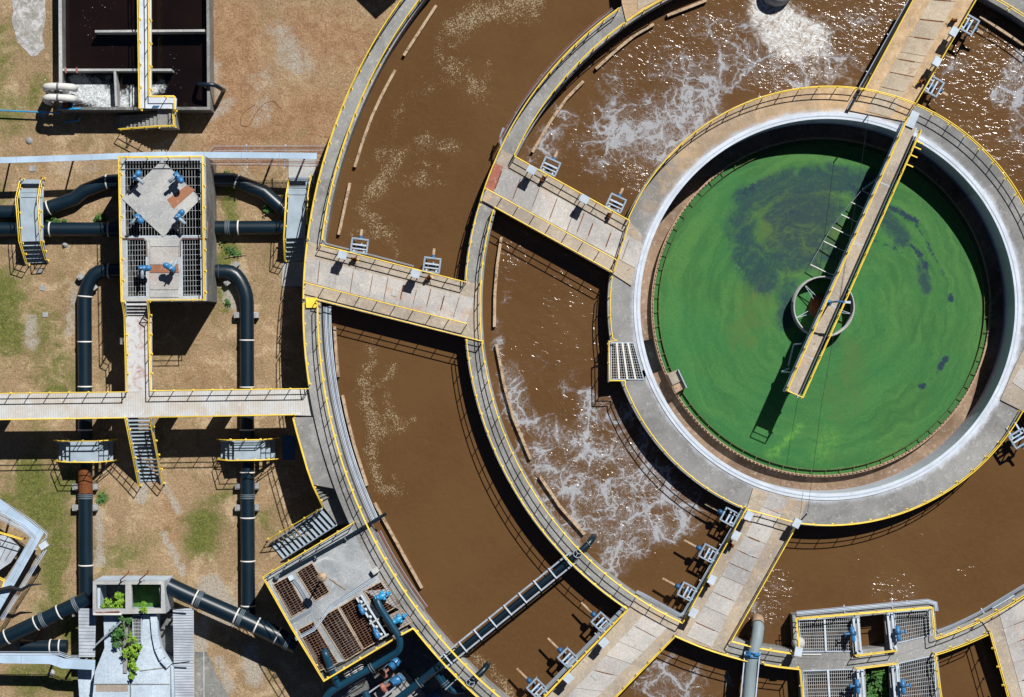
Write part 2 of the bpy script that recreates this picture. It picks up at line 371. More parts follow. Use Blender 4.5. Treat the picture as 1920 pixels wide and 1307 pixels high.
    # slow swell under everything; the clear skin on top carries the small sharp ripples that glint
    s.bump(M_('MULTIPLY_ADD', foam, .02, M_('MULTIPLY', s.noise(1.3, 4, .55, .6), M_('MULTIPLY_ADD', wv, .75, .13))), .8, .26)
    hh = M_('MULTIPLY', M_('ADD', s.noise(1.9, 2, .5, 1.2, s.xyz((1, 1.7, 1))), M_('MULTIPLY', s.noise(5.5, 2, .5, .8), .32)), M_('MULTIPLY_ADD', wv, .80, .03))
    q = s.n('ShaderNodeBump', {'Strength': 1.0, 'Distance': .21, 'Height': hh}); s.put(s.b.inputs['Coat Normal'], q.outputs[0])
    s.put(s.b.inputs['Coat Weight'], M_('MULTIPLY_ADD', foam, -.9, 1.0, clamp=True)); s.b.inputs['Coat Roughness'].default_value = .16; s.b.inputs['Coat IOR'].default_value = 1.4
    return s.out(c, .8, .0)
M['ditch'] = ditch_water()
def algae():
    s = NT('duckweed_pond'); sep = s.n('ShaderNodeSeparateXYZ', {0: s.geo})
    x = s.math('SUBTRACT', sep.outputs[0], CX); y = s.math('SUBTRACT', sep.outputs[1], CY)
    r = s.math('SQRT', s.math('ADD', s.math('MULTIPLY', x, x), s.math('MULTIPLY', y, y))); a = s.math('ARCTAN2', y, x)
    rr = s.math('ADD', r, s.math('MULTIPLY_ADD', s.noise(.3, 4, .6), 2.4, -1.2))
    v = s.n('ShaderNodeCombineXYZ', {0: s.math('MULTIPLY', s.math('COSINE', a), 1.3), 1: s.math('MULTIPLY', s.math('SINE', a), 1.3), 2: s.math('MULTIPLY', rr, 1.25)}).outputs[0]
    arcs = s.noise(1.0, 6, .65, .9, v); big = s.noise(.16, 4, .55, .6); wp = s.warp(.35, 1.6)
    c = s.mix(s.ramp(arcs, .34, .66), S(44, 95, 45), S(70, 117, 55)); c = s.mix(s.ramp(big, .38, .66, 0, .6), c, S(44, 108, 56))
    c = s.mix(s.ramp(s.noise(9, 4, .85), .35, .65, .35, 0), c, S(28, 70, 34))
    c = s.mix(s.ramp(s.noise(14, 3, .9), .62, .74, 0, .4), c, S(120, 160, 84))
    ol = s.math('ADD', s.attr('olive'), s.math('MULTIPLY_ADD', s.noise(.5, 6, .7, 1.2), 1.1, -.55))
    c = s.mix(s.ramp(ol, .2, .8, 0, .85), c, S(74, 96, 44))
    op = s.math('ADD', s.attr('open'), s.math('MULTIPLY_ADD', s.noise(.9, 6, .7, 1.4, wp), 1.5, -.75))
    stip = s.math('ADD', s.math('MULTIPLY_ADD', s.noise(7, 5, .85, .6), 1.5, -.9), s.math('MULTIPLY', s.noise(2.2, 6, .75, 1.2, v), 2.2))
    op = s.math('MULTIPLY', s.math('MULTIPLY', s.ramp(op, -.05, .55), s.ramp(s.attr('open'), .04, .3)), stip, clamp=True)
    hole = s.math('ADD', s.math('MULTIPLY', s.attr('hole'), .8), s.math('MULTIPLY_ADD', s.noise(2.0, 7, .82, .8, wp), 3.0, -1.5)); hole = s.math('MULTIPLY', s.ramp(hole, .38, .6), s.ramp(s.attr('hole'), .06, .4))
    dots = s.ramp(s.noise(2.6, 2, .5), .765, .79)
    f = s.math('MAXIMUM', s.math('MAXIMUM', s.math('MULTIPLY', op, .84), hole), s.math('MULTIPLY', dots, .6))
    c = s.mix(f, c, S(20, 47, 60))
    lt = s.math('MULTIPLY', s.attr('light'), s.ramp(s.noise(3.5, 6, .75), .35, .62)); c = s.mix(lt, c, S(116, 172, 60))
    s.bump(s.noise(12, 3, .7), .25, .03); return s.out(c, .7, .25)
M['algae'] = algae()
def darkwater():
    s = NT('dark_tank_water'); w = s.attr('white'); n = s.math('ADD', w, s.math('MULTIPLY_ADD', s.noise(1.3, 7, .75, 2.0), 1.9, -1.05))
    f = s.math('MULTIPLY', s.ramp(n, .2, .8), s.ramp(w, .03, .3))
    f = s.math('MULTIPLY', f, s.math('MULTIPLY_ADD', s.noise(2.2, 7, .8, 3.0), 3.2, -.75), clamp=True)
    sp = s.math('MULTIPLY', s.ramp(s.noise(6.5, 3, .7), .66, .72), s.attr('speck')); f = s.math('MAXIMUM', f, sp)
    c = s.mix(s.ramp(s.noise(.2, 3), .3, .7), S(26, 16, 13), S(17, 11, 10)); c = s.mix(f, c, s.mix(s.ramp(s.noise(5, 6, .8, 2.0), .35, .65), S(140, 148, 154), S(226, 232, 232)))
    s.bump(s.noise(3, 4, .6), .12, .05); return s.out(c, s.math('MULTIPLY_ADD', f, .6, .1), .4)
M['darkwater'] = darkwater()

# ================================================================== SETTING: ground and waters
def grid(name, xs, ys, z, mat, hole=None):
    xs, ys = np.array(xs), np.array(ys); X, Y = np.meshgrid(xs, ys); nx, ny = len(xs), len(ys)
    v = np.c_[X.ravel(), Y.ravel(), np.full(X.size, z)]; i = np.arange(nx*ny).reshape(ny, nx)
    f = np.c_[i[:-1, :-1].ravel(), i[:-1, 1:].ravel(), i[1:, 1:].ravel(), i[1:, :-1].ravel()]
    b = MB(); b.v = v.tolist(); b.f = f.tolist(); b.sm = [False]*len(b.f); return b.build(name, mat, org=(0, 0, 0))
xs = [-3000, -800, -200, -80] + list(np.arange(-36, 2, .35)) + [12, 30, 60, 150, 800, 3000]
ys = [-3000, -800, -200, -60] + list(np.arange(-26, 26, .35)) + [40, 80, 200, 800, 3000]
gnd = tag(grid('ground', xs, ys, 0, M['lawn']), kind='structure')
GREEN = [([(60, 900), (90, 960)], 55, .9), ([(20, 940), (150, 900)], 40, .75), ([(385, 985), (375, 1010)], 40, 1.0), ([(130, 1180)], 30, .9), ([(185, 1250), (60, 1270)], 60, .7),
         ([(10, 540), (20, 640)], 45, .85), ([(70, 600), (110, 720)], 50, .6), ([(20, 230), (0, 60)], 45, .55), ([(110, 1000), (95, 1150)], 40, .75), ([(250, 1035), (200, 1060)], 60, .5),
         ([(430, 470), (420, 490)], 22, 1.1), ([(420, 545), (425, 575)], 18, .8), ([(190, 410)], 14, 1), ([(85, 410), (20, 412)], 14, 1), ([(425, 330), (435, 410)], 20, .7),
         ([(315, 1095)], 22, .8), ([(190, 935)], 16, 1), ([(430, 930), (380, 950)], 20, .6), ([(440, 1060)], 25, .4), ([(520, 1000), (490, 960)], 22, .5), ([(60, 790), (80, 830)], 30, .45),
         ([(75, 150), (60, 190)], 25, .6), ([(10, 370)], 40, .5), ([(500, 270), (560, 250)], 30, .3), ([(110, 540), (110, 480)], 25, .35)]
ORANGE = [([(440, 60), (440, 260), (600, 220)], 110, .72), ([(560, 60), (660, 80)], 100, .66), ([(310, 930), (320, 1000)], 45, .55), ([(360, 700), (430, 720)], 60, .5), ([(180, 560), (190, 700)], 35, .4), ([(520, 600)], 50, .5), ([(40, 290), (200, 280)], 40, .4)]
GREY = [([(530, 70), (560, 120)], 45, .6), ([(490, 150), (490, 220)], 30, .55), ([(140, 540), (130, 620)], 18, .6), ([(440, 520), (440, 560)], 30, .9), ([(270, 905), (265, 935)], 14, .9), ([(310, 910), (335, 960)], 9, .8),
        ([(305, 1000), (345, 1075)], 8, 1.0), ([(185, 960), (185, 1060)], 14, .7), ([(60, 600), (60, 650)], 16, .7), ([(110, 310), (180, 315)], 30, .45), ([(400, 120), (410, 170)], 22, .6), ([(395, 215), (430, 195)], 16, .7),
        ([(300, 280), (320, 265)], 20, .6), ([(360, 345), (420, 320)], 20, .3), ([(395, 1105), (425, 1150)], 30, 1.1), ([(385, 1160), (375, 1215)], 18, .9), ([(475, 1270), (470, 1220)], 22, .9), ([(410, 1240), (430, 1290)], 14, .8), ([(440, 310), (470, 330)], 20, .5), ([(370, 790)], 20, .3)]
attr(gnd, 'green', lambda x, y: strokes(x, y, 0, GREEN)); attr(gnd, 'orange', lambda x, y: strokes(x, y, 0, ORANGE)); attr(gnd, 'grey', lambda x, y: strokes(x, y, 0, GREY))

def water_ring(name, r0, r1, z, mat, da):
    rs = np.linspace(r0, r1, int((r1-r0)/.25)); n = int(2*pi*(r0+r1)/2/da); b = MB()
    v = [pol(r, 2*pi*k/n, z) for r in rs for k in range(n)]
    b.add(v, [[i*n+k, (i+1)*n+k, (i+1)*n+(k+1) % n, i*n+(k+1) % n] for i in range(len(rs)-1) for k in range(n)])
    return tag(b.build(name, mat, org=(CX, CY, z)), kind='structure')
w_out = water_ring('outer_ditch_water', 21.6, 31.0, WAT, M['ditch'], .35)
w_in = water_ring('inner_ditch_water', 13.0, 21.4, WAT, M['ditch'], .25)
FLOC = [([(1000, 0), (900, 25), (850, 50)], 30, .95), ([(850, 60), (830, 110), (845, 135), (900, 160)], 40, .6), ([(915, 125), (905, 180)], 18, .7), ([(880, 120), (820, 160), (800, 165)], 25, .5), ([(860, 30), (930, 30), (1000, 25)], 32, .6),
        ([(770, 175), (745, 215), (745, 265)], 20, .5), ([(715, 295), (760, 285), (800, 265), (845, 275)], 26, .65), ([(790, 290), (820, 320)], 20, .6), ([(740, 300), (715, 340), (690, 370)], 22, .9), ([(760, 330), (800, 330), (830, 345), (760, 340)], 16, .6), ([(690, 370), (680, 390), (700, 415), (735, 445)], 20, .85), ([(665, 432), (690, 440), (720, 435)], 18, .6), ([(735, 445), (745, 475)], 9, .8),
        ([(695, 655), (705, 670)], 18, .7), ([(690, 690), (700, 720), (730, 700), (735, 690)], 14, .75), ([(685, 710), (690, 760), (700, 800), (725, 810)], 20, .85), ([(725, 740), (730, 780), (745, 800), (752, 805)], 16, .75), ([(752, 805), (780, 780)], 8, .65), ([(700, 800), (695, 850), (710, 900), (720, 920), (745, 920)], 18, .8), ([(735, 890), (745, 930)], 12, .6),
        ([(660, 870), (690, 950), (700, 960)], 10, .45), ([(640, 370), (640, 460)], 14, .25), ([(880, 1220), (920, 1250), (960, 1307)], 14, .85), ([(830, 1170), (845, 1200)], 12, .4), ([(1000, 1200), (980, 1180)], 15, .2), ([(640, 700), (620, 760)], 14, .2), ([(625, 310), (690, 300)], 20, .35), ([(830, 770), (850, 760)], 18, .12)]
WEB_OUT = [([(1230, 1260), (1290, 1300)], 60, .72), ([(1350, 1290)], 40, .4)]
WAVE_OUT = [([(1280, 1290)], 80, .35), ([(700, 400), (850, 300)], 260, .1), ([(800, 950), (900, 1050)], 200, .08)]
WEB_IN = [([(1180, 250), (1240, 245), (1300, 200)], 62, 1.1), ([(1215, 280), (1290, 260)], 42, 1.05), ([(1270, 130), (1340, 140), (1400, 110)], 62, .62), ([(1100, 260), (1150, 200), (1160, 140)], 45, .45), ([(1030, 270), (1060, 220)], 36, .5), ([(1330, 60), (1400, 40)], 50, .42), ([(1500, 150), (1570, 110)], 55, .6), ([(1420, 140), (1540, 150)], 30, .55),
          ([(985, 300), (1010, 265)], 25, .5), ([(1120, 310), (1180, 300)], 30, .5), ([(1880, 180), (1910, 110), (1905, 220)], 22, .95), ([(1560, 50), (1620, 30)], 40, .45), ([(1780, 130), (1800, 125)], 18, .7), ([(1890, 270)], 40, .45),
          ([(950, 700), (975, 780), (1030, 810), (1085, 830)], 28, .95), ([(930, 600), (940, 700)], 14, .6), ([(1085, 830), (1110, 850), (1180, 850), (1235, 800)], 40, .9), ([(1010, 850), (1060, 900), (1130, 940), (1200, 980)], 48, .85), ([(1100, 860), (1100, 740)], 20, .8), ([(1120, 780), (1180, 760), (1160, 820)], 34, .75), ([(1160, 900), (1230, 900), (1280, 960)], 44, .85), ([(1080, 980), (1150, 1000), (1230, 990)], 42, .9), ([(1150, 1040), (1180, 1020)], 42, .95), ([(1220, 1000), (1300, 985)], 20, .8), ([(980, 830), (1000, 880), (1040, 960)], 22, .6), ([(1000, 690), (1060, 720), (1110, 690)], 30, .35), ([(945, 560), (960, 520)], 16, .3), ([(1420, 1140), (1400, 1200)], 30, .35), ([(1480, 1120), (1440, 1090)], 26, .2), ([(1090, 590), (1110, 640)], 25, .18)]
WHITE_IN = [([(1440, 20), (1460, 40), (1520, 70)], 38, 1.15), ([(1450, 60), (1490, 90), (1510, 60)], 36, .95), ([(1500, 40), (1540, 90)], 42, .6), ([(1470, 100), (1540, 135), (1590, 150)], 26, .42), ([(1430, 70), (1470, 130)], 30, .3)]
WAVE_IN = [([(1560, 60), (1640, 60), (1660, 20)], 90, .36), ([(1770, 130), (1860, 170), (1880, 60)], 110, .34), ([(1820, 250), (1900, 300)], 70, .34), ([(1330, 60), (1180, 130)], 90, .34), ([(1500, 120), (1450, 150)], 60, .55), ([(1120, 230), (1050, 280), (1150, 320)], 55, .3), ([(1180, 330), (1190, 340)], 30, .8), ([(1100, 850), (1180, 950)], 130, .5), ([(1100, 640), (960, 680)], 90, .3), ([(1430, 1140), (1450, 1110)], 45, .8), ([(1650, 1105), (1700, 1110)], 34, .55), ([(1600, 1060), (1800, 1050)], 130, .17), ([(960, 480)], 40, .55), ([(1060, 560)], 70, .35)]
for w_, nm, ls in ((w_out, 'floc', FLOC), (w_out, 'web', WEB_OUT), (w_out, 'wave', WAVE_OUT), (w_in, 'web', WEB_IN), (w_in, 'wave', WAVE_IN), (w_in, 'white', WHITE_IN)):
    attr(w_, nm, lambda x, y, l=ls: strokes(x, y, WAT, l))

# ================================================================== ROUND TANKS
GW = 1.5                                                     # pond level inside the clarifier
o = MB().sector(30.66, 31.8, 0, DK, n=200).build('ring_wall', M['deck'], org=(CX, CY, 0))
tag(o, 'outer ring wall of grey concrete with a walkway on top, facing the lawn', 'wall')
o = MB().sector(20.9, 22.04, 0, DK, n=180).build('ring_wall', M['deck'], org=(CX, CY, 0))
tag(o, 'middle ring wall of grey concrete with a walkway on top, between two brown ditches', 'wall')
attr(o, 'tan', lambda x, y: np.where((y > 22) & (x > 6), .8, np.where(y < -14, .12, 0)))

clar = thing('clarifier_tank', 'round concrete tank full of green duckweed with white painted inner rim', 'tank', (CX, CY, 0))
a_pit0, a_pit1 = A(1142, 640, DK), A(1143, 716, DK)          # notch with the grating
dm = MB().sector(11.36, 13.32, 0, DK, a_pit1, a_pit0 + 2*pi, n=180)
pit = [pol(11.36, a_pit0 + (a_pit1 - a_pit0)*i/6, 0) for i in range(7)][::-1] + [pol(13.32, a_pit0, 0)] + [W(1140, 637, DK), W(1140, 717, DK)] + [pol(13.32, a_pit1, 0)]
pit_q = [(1146, 643), (1188, 643), (1207, 711), (1146, 711)]
dm.prism(pit, 0, DK, holes=[[W(x, y, DK) for x, y in pit_q]], floor=False)
d = dm.build('deck', M['rimdeck'], clar)
def tanf(x, y):
    a = np.degrees(np.arctan2(y - CY, x - CX)); t = np.clip((a - 66) / 6, 0, 1) * np.clip((176 - a) / 26, 0, 1)
    return t * (.4 + .5*np.clip((150 - a) / 30, 0, 1)) + .12*((a > 160) | (a < -150))
attr(d, 'tan', tanf)
MB().sector(11.34, 11.74, DK - .3, DK + .05, n=240).build('white_rim', M['white'], clar)
MB().sector(11.5, 11.56, DK + .06, DK + .075, n=180).build('rail_track', M['steel'], clar)
notch0, notch1 = A(1201, 640, 1.2), A(1212, 706, 1.2)
MB().sector(10.44, 11.37, .4, 1.05, notch1 % (2*pi), notch0 % (2*pi) + 2*pi, n=170).build('channel_floor', M['sludge'], clar)
MB().sector(10.44, 11.37, 0, .25, notch0 % (2*pi), notch1 % (2*pi), n=10).build('outlet_floor', M['wall'], clar)
wl = MB(); wl.sector(10.36, 10.5, .4, 1.6, n=200)
for k in range(260):
    a = 2*pi*k/260; wl.box(pol(10.39, a, 1.6), .05, .16, .1, a)
wl.build('weir_wall', M['weir'], clar)
bf = MB().sector(10.04, 10.065, 1.2, 1.70, n=200).build('scum_baffle', M['baffle'], clar)
br = None
for k in range(72):
    a = 2*pi*(k + .3)/72
    if br is None:
        br = MB().beam((0, 0, 0), (.34, 0, 0), .03, .05).build('bracket', M['baffle'], org=(0, 0, 0)); bo = br
    else: bo = br.copy(); scn.collection.objects.link(bo)
    bo.parent = bf; bo.location = Vector((10.04*cos(a), 10.04*sin(a), 1.68)); bo.rotation_euler = (0, 0, a)
pond = MB(); rs = np.linspace(.01, 10.38, 70); nA = 260
pv = [pol(r, 2*pi*k/nA, GW) for r in rs for k in range(nA)]
pond.add(pv, [[i*nA+k, (i+1)*nA+k, (i+1)*nA+(k+1) % nA, i*nA+(k+1) % nA] for i in range(69) for k in range(nA)])
pond = tag(pond.build('pond_water', M['algae'], org=(CX, CY, GW)), kind='structure')
OPEN = [([(1400, 375), (1470, 345), (1560, 335), (1620, 345)], 26, .62), ([(1390, 420), (1400, 480), (1430, 520)], 34, .5), ([(1470, 400), (1500, 390), (1540, 395)], 40, .62), ([(1480, 440), (1540, 470), (1450, 480)], 40, .45), ([(1480, 540), (1475, 600)], 22, .5), ([(1500, 350), (1600, 340)], 18, .75), ([(1660, 410), (1690, 445)], 18, .62), ([(1600, 350), (1630, 375)], 16, .7), ([(1500, 640), (1560, 640)], 25, .25), ([(1730, 500), (1735, 540)], 12, .55)]
HOLE = [([(1400, 360), (1415, 350)], 10, .9), ([(1665, 385), (1700, 405), (1718, 415)], 7, 1.0), ([(1715, 415), (1740, 460), (1770, 515)], 3.5, .75), ([(1700, 450), (1725, 480), (1738, 505)], 6, .9), ([(1640, 450), (1680, 466)], 4, .7), ([(1782, 555), (1783, 562)], 6, 1.1), ([(1762, 692), (1774, 672)], 7, .95), ([(1728, 725)], 7, 1.1), ([(1475, 395), (1500, 400)], 13, .6), ([(1590, 345), (1610, 360)], 8, .8), ([(1760, 700), (1735, 720)], 2.5, .5)]
OLIVE = [([(1480, 420), (1530, 430)], 110, .75), ([(1600, 660), (1580, 740)], 70, .45), ([(1400, 620), (1420, 560)], 60, .55), ([(1700, 780), (1560, 860)], 40, .3), ([(1840, 480), (1850, 620)], 14, .5), ([(1500, 330)], 80, .3)]
LIGHT = [([(1500, 800), (1470, 830), (1452, 846)], 6, .45), ([(1445, 850), (1455, 848)], 10, .35), ([(1555, 820), (1540, 850)], 20, .25)]
for nm, ls in (('open', OPEN), ('hole', HOLE), ('olive', OLIVE), ('light', LIGHT)):
    attr(pond, nm, lambda x, y, l=ls: strokes(x, y, GW, l))

# ================================================================== HANDRAILS
post_mesh = None; R_IN, R_OUT, R_WO, R_WI, R_CL = 21.03, 21.93, 31.66, 30.8, 13.2
def polyline_at(pts, ds):
    L = [0]
    for a, b in zip(pts[:-1], pts[1:]): L.append(L[-1] + (b - a).length)
    n = max(1, round(L[-1] / ds)); res = []
    for i in range(n + 1):
        t = L[-1]*i/n; j = 0
        while j < len(L) - 2 and L[j+1] < t: j += 1
        f = (t - L[j]) / max(1e-9, L[j+1] - L[j]); res.append((pts[j].lerp(pts[j+1], f), (pts[j+1]-pts[j]).normalized()))
    return res
def railing(label, pts, h=RH, ds=1.15, group='yellow handrails along the walkways', mid=True, r=.034, mat='yellow', posts=True):
    global post_mesh
    pts = [Vector(p) for p in pts]; c = sum(pts, Vector())/len(pts); c.z = min(p.z for p in pts)
    t = thing('handrail', label, 'handrail', c, group)
    up = Vector((0, 0, h))
    MB().tube([p + up for p in pts], r, 6).build('top_rail', M[mat], t)
    if mid: MB().tube([p + up*.52 for p in pts], r*.9, 5).build('mid_rail', M[mat], t)
    for p, dr in (polyline_at(pts, ds) if posts else ()):
        if post_mesh is None:
            b = MB().tube([(0, 0, -.02), (0, 0, 1)], .03, 6); b.beam((0, 0, 0), (.0, 0, .015), .12, .12)
            o = b.build('post', M['yellow'], org=(0, 0, 0)); post_mesh = o
        else: o = post_mesh.copy(); scn.collection.objects.link(o)
        o.parent = t; o.location = p - c; o.scale = (1, 1, h)
        if mat != 'yellow': o.material_slots[0].link = 'OBJECT'; o.material_slots[0].material = M[mat]
    return t
RZ = DK + RH
def P(px, py, z=DK, h=RH):                    # a surveyed point on a handrail's top, dropped to its foot
    p = W(px, py, z + h); p.z = z; return p
def PL(lst, z=DK): return [P(x, y, z) for x, y in lst]
def ra(r, p, q, z=DK): return arc(r, A(*p, z + RH), A(*q, z + RH), z)

railing('curved yellow handrail on the outer ring lawn side, reaching the top edge', ra(R_WO, (790, -60), (575, 447)))
railing('curved yellow handrail on the outer ring water side, reaching the top edge', ra(R_WI, (830, -55), (602, 449)))
railing('short yellow handrail across the west end of the outer ditch bridge, above the lawn stairs', ra(R_WO, (574, 455), (567, 560)))
railing('yellow handrail on the outer ring lawn edge between yellow plate and long walkway', ra(R_WO, (567, 569), (578, 721)))
railing('long curved yellow handrail on the outer ring beside the bundle of grey conduits', ra(R_WI, (597, 569), (985, 1340)))
railing('yellow handrail edging the side platform and its stairs, south of the long walkway', [P(549, 785, 3.9), P(555, 809, 3.9), P(565, 844, 3.9), P(575, 879, 3.9), P(586, 911, 3.9), P(605, 951, 2.9), P(566, 975, 2.0), P(500, 1013, .3)])
railing('yellow handrail around the north and west sides of the pump platform', PL([(662, 981), (492, 1082), (548, 1181), (607, 1278), (640, 1258), (735, 1201)]))
railing('yellow handrail from the pump platform corner along the ring wall above the pump pit', PL([(752, 1191), (774, 1179)]) + ra(R_WO, (776, 1181), (960, 1370)))
railing('curved yellow handrail on the outer edge of the middle ring wall, in its upper quarter', ra(R_OUT, (1160, 14), (938, 281)) )
railing('curved yellow handrail on the inner edge of the middle ring wall, in its upper quarter', ra(R_IN, (1170, 43), (966, 291)))
railing('short yellow handrail closing the west end of the inner ditch bridge', ra(R_OUT, (938, 281), (904, 377)))
railing('yellow handrail on the outer edge of the middle ring wall between the two western bridges', ra(R_OUT, (901, 383), (874, 523)))
railing('yellow handrail on the inner edge of the middle ring wall between the two western bridges', ra(R_IN, (927, 394), (905, 527)))
railing('yellow handrail closing the east end of the outer ditch bridge', ra(R_IN, (905, 529), (902, 641)))
railing('long yellow handrail on the outer edge of the middle ring, crossed by the pipe bridge', ra(R_OUT, (873, 637), (1173, 1144)))
railing('long yellow handrail on the inner edge of the middle ring, over the pipe bridge end', ra(R_IN, (902, 643), (1195, 1121)))
railing('yellow handrail on the water edge where the two southern bridges meet', ra(R_IN, (1195, 1121), (1280, 1168)))
railing('yellow handrail on the mixer side of the southern inner bridge', PL([(1281, 1167), (1400, 953)]))
railing('yellow handrail on the duct side of the southern inner bridge, opposite the mixers', PL([(1494, 986), (1372, 1202)]))
railing('short yellow handrail across the tank end of the southern inner bridge', PL([(1402, 956), (1494, 981)]))
railing('yellow handrail on the ring water edge crossed by the fat grey pipe', ra(R_IN, (1372, 1202), (1488, 1229)))
railing('curved yellow handrail on the outer edge of the middle ring wall south of the bridges', ra(R_OUT, (1265, 1195), (1401, 1243)))
railing('short yellow handrail on the outer ring edge between the grey pipe and the planted chamber', ra(R_OUT, (1434, 1247), (1500, 1256)))
railing('yellow handrail on the west side of the planted southern chamber', PL([(1501, 1257), (1507, 1312), (1511, 1360)]))
railing('yellow handrail on the mixer side of the southern outer bridge', PL([(1176, 1145), (1024, 1305), (970, 1362)]))
railing('yellow handrail on the open side of the southern outer bridge, without mixers', PL([(1264, 1196), (1155, 1308), (1100, 1365)]))
railing('yellow handrail on the mixer side of the outer ditch bridge by the lawn', PL([(600, 459), (873, 529)]))
railing('single yellow handrail dividing the footpath from the slabs of the outer ditch bridge', PL([(571, 530), (875, 607)]), mid=False)
railing('yellow handrail on the south edge of the outer ditch bridge by the lawn', PL([(592, 561), (904, 640)]))
railing('yellow handrail on the mixer side of the western inner bridge', PL([(965, 293), (1181, 414)]))
railing('yellow handrail across the tank end of the western inner bridge', PL([(1181, 414), (1152, 508)]))
railing('single yellow handrail dividing the footpath from the slabs of the western inner bridge', PL([(910, 353), (1155, 487)]), mid=False)
railing('yellow handrail on the south edge of the western inner bridge', PL([(927, 388), (1148, 510)]))
railing('curved yellow handrail on the tan northwest rim of the green tank', ra(R_CL, (1183, 410), (1607, 167)))
railing('curved yellow handrail across the tank end of the northern bridge', ra(R_CL, (1612, 169), (1717, 194)))
railing('curved yellow handrail on the grey northeast rim of the green tank', ra(R_CL, (1720, 196), (1945, 430)))
railing('yellow handrail on the west rim of the green tank, boxing in the grating', ra(R_CL, (1150, 520), (1155, 634)) + PL([(1157, 638), (1142, 640), (1143, 714), (1172, 714)]) + ra(R_CL, (1175, 722), (1394, 948)))
railing('curved yellow handrail on the grey southeast rim of the green tank', ra(R_CL, (1494, 985), (1916, 770)))
railing('yellow handrail on the duct side of the northern bridge, left of its slabs', PL([(1740, -48), (1712, 0), (1621, 169)]))
railing('yellow handrail on the mixer side of the northern bridge, right of its slabs', PL([(1858, -48), (1830, 0), (1718, 193)]))
railing('yellow handrail on the middle ring wall in the top right corner of the picture', ra(R_IN, (1862, -8), (1960, 62)))
railing('yellow handrail on the middle ring wall at the top edge, right of centre', ra(R_IN, (1176, 41), (1245, -2)))
railing('yellow handrail around the northern grated chamber', PL([(1500, 1222), (1494, 1161), (1749, 1140), (1754, 1198)]) + ra(R_IN, (1756, 1198), (1835, 1163)))
railing('short yellow handrail along the chamber opening between the blue gate actuators', PL([(1605, 1231), (1682, 1221)]))
railing('short yellow handrail along the opening with green plants', PL([(1606, 1255), (1684, 1245)]))
railing('curved yellow handrail from the planted chamber to the eastern bridge', ra(R_OUT, (1754, 1227), (1851, 1187)))
railing('yellow handrail on the east side of the planted southern chamber', PL([(1754, 1227), (1766, 1307), (1773, 1360)]))
railing('yellow handrail on the west side of the eastern outer bridge at the lower right', PL([(1858, 1185), (1892, 1307), (1905, 1360)]))
railing('yellow handrail on the water side of the eastern outer bridge at the right edge', ra(R_IN, (1838, 1161), (1975, 1087)))

# ================================================================== RADIAL BRIDGES with cover slabs
def lerp2(a, b, t): return (a[0] + (b[0]-a[0])*t, a[1] + (b[1]-a[1])*t)
def bridge(label, poly, q, cuts, z=DK + .1, tan=0.0, sm='deck_light', group='concrete bridges across the ditches', first=None):
    """poly: deck outline; q: slab strip quad (a-b one long side, d-c the other); cuts: fractions along it"""
    pts = [W(x, y, z) for x, y in poly]; c = sum(pts, Vector())/len(pts); c.z = z - .5
    t = thing('concrete_bridge', label, 'bridge', c, group)
    b = MB().prism(pts, z - .5, z).build('deck', M['bridge'], t)
    attr(b, 'tan', lambda x, y: tan)
    for i, (u, v) in enumerate(zip(cuts[:-1], cuts[1:])):
        g = .0016
        A0, B0, B1, A1 = lerp2(q[0], q[1], u+g), lerp2(q[3], q[2], u+g), lerp2(q[3], q[2], v-g), lerp2(q[0], q[1], v-g)
        mat = M['brick'] if (first and i == 0) else M[sm]
        MB().prism([W(*p, z + .03) for p in (A0, B0, B1, A1)], z - .02, z + .03).build('cover_slab', mat, t)
        a, d_ = lerp2(q[0], q[1], v), lerp2(q[3], q[2], v)
        if i < len(cuts) - 2 and random.random() < .75:
            f0, f1 = random.uniform(0, .25), random.uniform(.7, 1.0)
            MB().beam(W(*lerp2(a, d_, f0), z + .034), W(*lerp2(a, d_, f1), z + .034), random.choice((.035, .05, .07)), .02).build('joint_strip', M['rust'], t)
    return t
B4 = bridge('concrete bridge over the outer ditch beside the lawn, with two mixers', [(574, 450), (599, 461), (874, 529), (905, 532), (903, 641), (592, 563), (567, 561)],
       [(573, 482), (889, 560), (875, 606), (569, 527)], [0, .085, .19, .285, .40, .49, .585, .665, .745, .83, .915, 1])
B1 = bridge('concrete bridge west of the green tank with a red strip at its end', [(940, 280), (966, 294), (1181, 416), (1205, 442), (1184, 536), (1150, 514), (927, 390), (904, 377)],
       [(928, 305), (1208, 459), (1192, 503), (910, 352)], [0, .055, .175, .30, .42, .54, .60, .67, .79, .905, 1], first=True)
B2 = bridge('concrete bridge over the inner ditch south of the green tank, with three mixers', [(1412, 916), (1513, 942), (1496, 985), (1358, 1225), (1265, 1194), (1281, 1168), (1400, 955)],
       [(1444, 923), (1287, 1193), (1334, 1214), (1479, 937)], [0, .10, .16, .30, .40, .49, .58, .69, .79, .90, 1], tan=.4)
B5 = bridge('concrete bridge over the outer ditch at the bottom, with three mixers', [(1176, 1145), (1194, 1121), (1281, 1168), (1265, 1195), (1155, 1309), (1040, 1426), (905, 1426), (1024, 1306)],
       [(1209, 1150), (1000, 1376), (1055, 1370), (1252, 1177)], [0, .10, .235, .35, .47, .62, .78, 1], tan=.32)
B3 = bridge('tan concrete bridge over the inner ditch at the top, north of the green tank', [(1769, -100), (1887, -100), (1830, 0), (1718, 194), (1699, 228), (1593, 207), (1711, 0)],
       [(1802, -100), (1624, 209), (1670, 221), (1850, -100)], [0, .16, .32, .44, .545, .64, .68, .76, .85, 1], tan=.95, sm='deck_tan')
